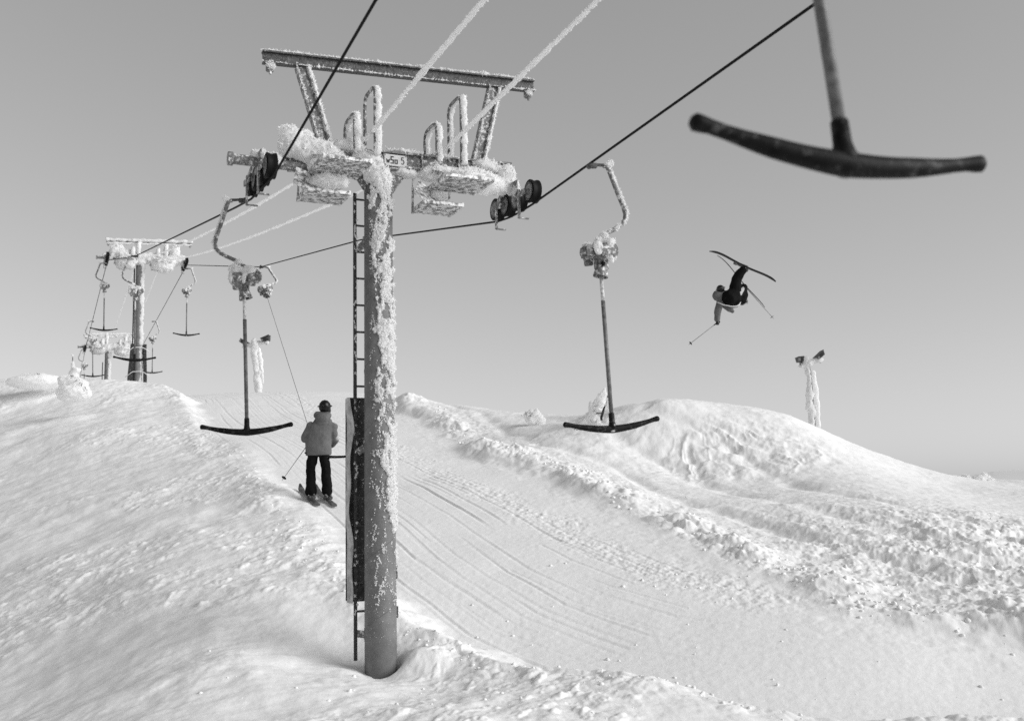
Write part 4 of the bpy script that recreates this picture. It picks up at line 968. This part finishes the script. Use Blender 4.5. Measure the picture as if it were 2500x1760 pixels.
# bush on the saddle
p0 = at(1298, 1022, 29); t = thing('snowy_bush', p0, 'round snow covered bush with dark twigs on the saddle skyline', 'bush')
def s3(px, py, dy=0): return at(px, py, 29+dy)
mb = MB()
for (x, y, r) in ((1290, 1016, .14), (1303, 1012, .17), (1315, 1018, .15), (1298, 1024, .2), (1318, 1028, .16), (1296, 1006, .09), (1308, 1003, .09), (1283, 1012, .07)): mb.ball(s3(x, y), r)
rime_obj('snow_load', mb, .03, t, ((9, .05), (24, .025)), 1, 250, (.015, .03), (.006, .014), 95)
mb = MB(); twigs(mb, s3(1285, 1012, -.18), 5, .10, .007, 0, .05); twigs(mb, s3(1293, 1014, -.2), 4, .08, .007, 0, .04); mb.build('twigs', 'twig', t)
# leaning snow ghost behind the right T-bar
YG = 26.5
def s4(px, py, dy=0): return at(px, py, YG+dy)
p0 = s4(1468, 1062); t = thing('snow_laden_tree', p0, 'leaning snow plastered spruce behind the slanting T-bar pole', 'tree')
MB().tube([s4(1465, 1075), s4(1468, 1020), s4(1485, 960)], [.05, .04, .015], 6).build('trunk', 'twig', t)
mb = MB(); mb.chain([s4(1466, 1072), s4(1463, 1040)], [.24, .18]); mb.chain([s4(1482, 1072), s4(1480, 1035)], [.2, .15]); mb.ball(s4(1463, 992, .0), (.13, .14, .12)); mb.chain([s4(1462, 990), s4(1470, 965), s4(1476, 948)], [.16, .13, .035]); mb.chain([s4(1487, 1000), s4(1490, 965), s4(1491, 948)], [.08, .06, .03]); mb.ball(s4(1463, 999, -.10), (.095, .07, .075))
mb.chain([s4(1448, 1010), s4(1442, 985), s4(1440, 976)], [.10, .045, .015]); mb.chain([s4(1446, 1030, .2), s4(1425, 1035, .2), s4(1395, 1045, .2)], [.30, .2, .1]); mb.ball(s4(1450, 1060), (.22, .2, .3)); mb.chain([s4(1493, 1050), s4(1496, 1036)], [.07, .05])
rime_obj('snow_load', mb, .03, t, ((6, .05), (15, .025), (40, .008)), 2, 400, (.012, .025), (.006, .010), 97)
mb = MB(); mb.box(s4(1463, 1009, -.13), .085, .03, .014, None, .004)
for (x, y) in ((1453, 1003), (1455, 991), (1470, 992), (1446, 1031), (1454, 1031), (1483, 1038)): twigs(mb, s4(x, y, -.17), 2, .07, .007, 0, .02)
mb.build('branches', 'twig', t)
p0 = s4(1408, 1050, -.8); t = thing('bent_twig', p0, 'thin bent dark twig sticking out of snow behind the slanting T-bar', 'twig')
MB().tube([s4(1402, 1050, -.8), s4(1403, 1044, -.8), s4(1408, 1050, -.8), s4(1412, 1048, -.8), s4(1420, 1050, -.8)], .009, 5).build('stem', 'twig', t)
# low white bushes on the right skyline
for px, w_, lb in ((2346, .38, 'low snow covered bush on the right skyline, the twin peaked one'), (2392, .46, 'low snow covered bush on the right skyline, nearest the frame edge')):
    p0 = at(px, 1172, 29.3); t = thing('snowy_bush', p0, lb, 'bush', 'low bushes on the right skyline')
    mb = MB(); mb.ball(p0, (w_, .3, .13)); mb.ball(p0+np.array([w_*.3, 0, .08]), (w_*.3, .2, .10)); mb.ball(p0+np.array([-w_*.35, 0, .06]), (w_*.3, .2, .09))
    rime_obj('snow_load', mb, .04, t, ((7, .06), (20, .02)), 1, 200, (.02, .04), (.008, .016), int(px))

# loose snow clods thrown up along the edges: more than anyone could count
mb = MB(); ico = bmesh.new(); bmesh.ops.create_icosphere(ico, subdivisions=1, radius=1); iv = np.array([v.co[:] for v in ico.verts]); ico.verts.index_update(); iff = [tuple(v.index for v in f.verts) for f in ico.faces]; ico.free()
def clods(xy, r0, r1):
    zz = ground(xy[:, 0], xy[:, 1]); n = len(xy); r = rng.uniform(0, 1, n)**3*(r1-r0)+r0
    for i in range(n):
        s = r[i]*rng.uniform(.6, 1.2, 3)*np.array([1, 1, .75]); v = iv*s*(1+rng.normal(0, .16, (len(iv), 1))); a_ = rng.uniform(0, 6); ca, sa = cos(a_), sin(a_)
        v = np.c_[v[:, 0]*ca-v[:, 1]*sa, v[:, 0]*sa+v[:, 1]*ca, v[:, 2]]; mb.add(v+np.array([xy[i, 0], xy[i, 1], zz[i]+s[2]*.25]), iff)
def along(line, n, lo, hi):
    L = line[2:-2]; out = []
    for _ in range(n):
        i = rng.integers(0, len(L)-1); a_, b_ = L[i], L[i+1]; d = (b_-a_)/np.linalg.norm(b_-a_); out.append(a_+(b_-a_)*rng.random()+np.array([d[1], -d[0]])*(-rng.uniform(lo, hi)))
    return np.array(out)
clods(along(LINE_R, 420, -.15, .8), .007, .05); clods(along(LINE_L, 450, -.4, .3), .005, .03)
q = np.c_[rng.normal(7.4, 2.6, 260), rng.normal(15.2, 2.2, 260)]; dq, _ = sdist(q[:, 0], q[:, 1], LINE_R); clods(q[dq > .3], .008, .05)
q = np.c_[rng.uniform(-1, 6, 130), rng.uniform(9.5, 15, 130)]; dq, _ = sdist(q[:, 0], q[:, 1], LINE_R); dl_, _ = sdist(q[:, 0], q[:, 1], LINE_L); clods(q[(dq < -.3) & (dl_ > .8)], .006, .03)
q = np.c_[rng.normal(-.4, 1.6, 90), rng.normal(9.2, .9, 90)]; dl_, _ = sdist(q[:, 0], q[:, 1], LINE_L); clods(q[(dl_ < -.1)], .005, .03)
o = mb.build('snow_clods', 'snow'); tag(o, 'loose snow clods scattered along the bank edges', 'snow clods', kind='stuff')


# ------------------------------------------------------------------ light, sky, camera
w = bpy.data.worlds.new('World'); scene.world = w; w.use_nodes = True
nt = w.node_tree; bg = nt.nodes['Background']
SUN_AZ, SUN_EL = radians(106), radians(22)
sk = nt.nodes.new('ShaderNodeTexSky'); sk.sky_type = 'NISHITA'; sk.sun_disc = False
sk.sun_elevation = SUN_EL; sk.sun_rotation = SUN_AZ; sk.air_density = 1.0; sk.dust_density = .5
bw = nt.nodes.new('ShaderNodeRGBToBW'); nt.links.new(sk.outputs['Color'], bw.inputs['Color'])
pw = nt.nodes.new('ShaderNodeMath'); pw.operation = 'POWER'; pw.inputs[1].default_value = .60      # thin high cloud evens the sky out
nt.links.new(bw.outputs['Val'], pw.inputs[0]); nt.links.new(pw.outputs[0], bg.inputs['Color']); bg.inputs['Strength'].default_value = .119
sd = bpy.data.lights.new('sun', 'SUN'); sd.energy = 1.75; sd.angle = radians(46)
so = bpy.data.objects.new('sun', sd); COL.objects.link(so)
from mathutils import Vector, Matrix
sv = Vector((sin(SUN_AZ)*cos(SUN_EL), cos(SUN_AZ)*cos(SUN_EL), sin(SUN_EL)))
so.rotation_euler = sv.to_track_quat('Z', 'Y').to_euler(); so.location = (20, 0, 20)
cd = bpy.data.cameras.new('camera'); co = bpy.data.objects.new('camera', cd); COL.objects.link(co)
mm = Matrix([list(CM[i])+[0] for i in range(3)]+[[0, 0, 0, 1]]); mm.translation = Vector((0, 0, CZ)); co.matrix_world = mm
cd.lens = 35; cd.sensor_width = 36; cd.clip_start = .05; cd.clip_end = 12000
cd.dof.use_dof = True; cd.dof.focus_distance = 16; cd.dof.aperture_fstop = 2.0
scene.camera = co
scene.view_settings.view_transform = 'Standard'; scene.view_settings.look = 'None'; scene.view_settings.exposure = 1.03; scene.view_settings.gamma = 1
scene.cycles.use_denoising = False
scene.cycles.max_bounces = 10; scene.cycles.diffuse_bounces = 9; scene.cycles.transmission_bounces = 6
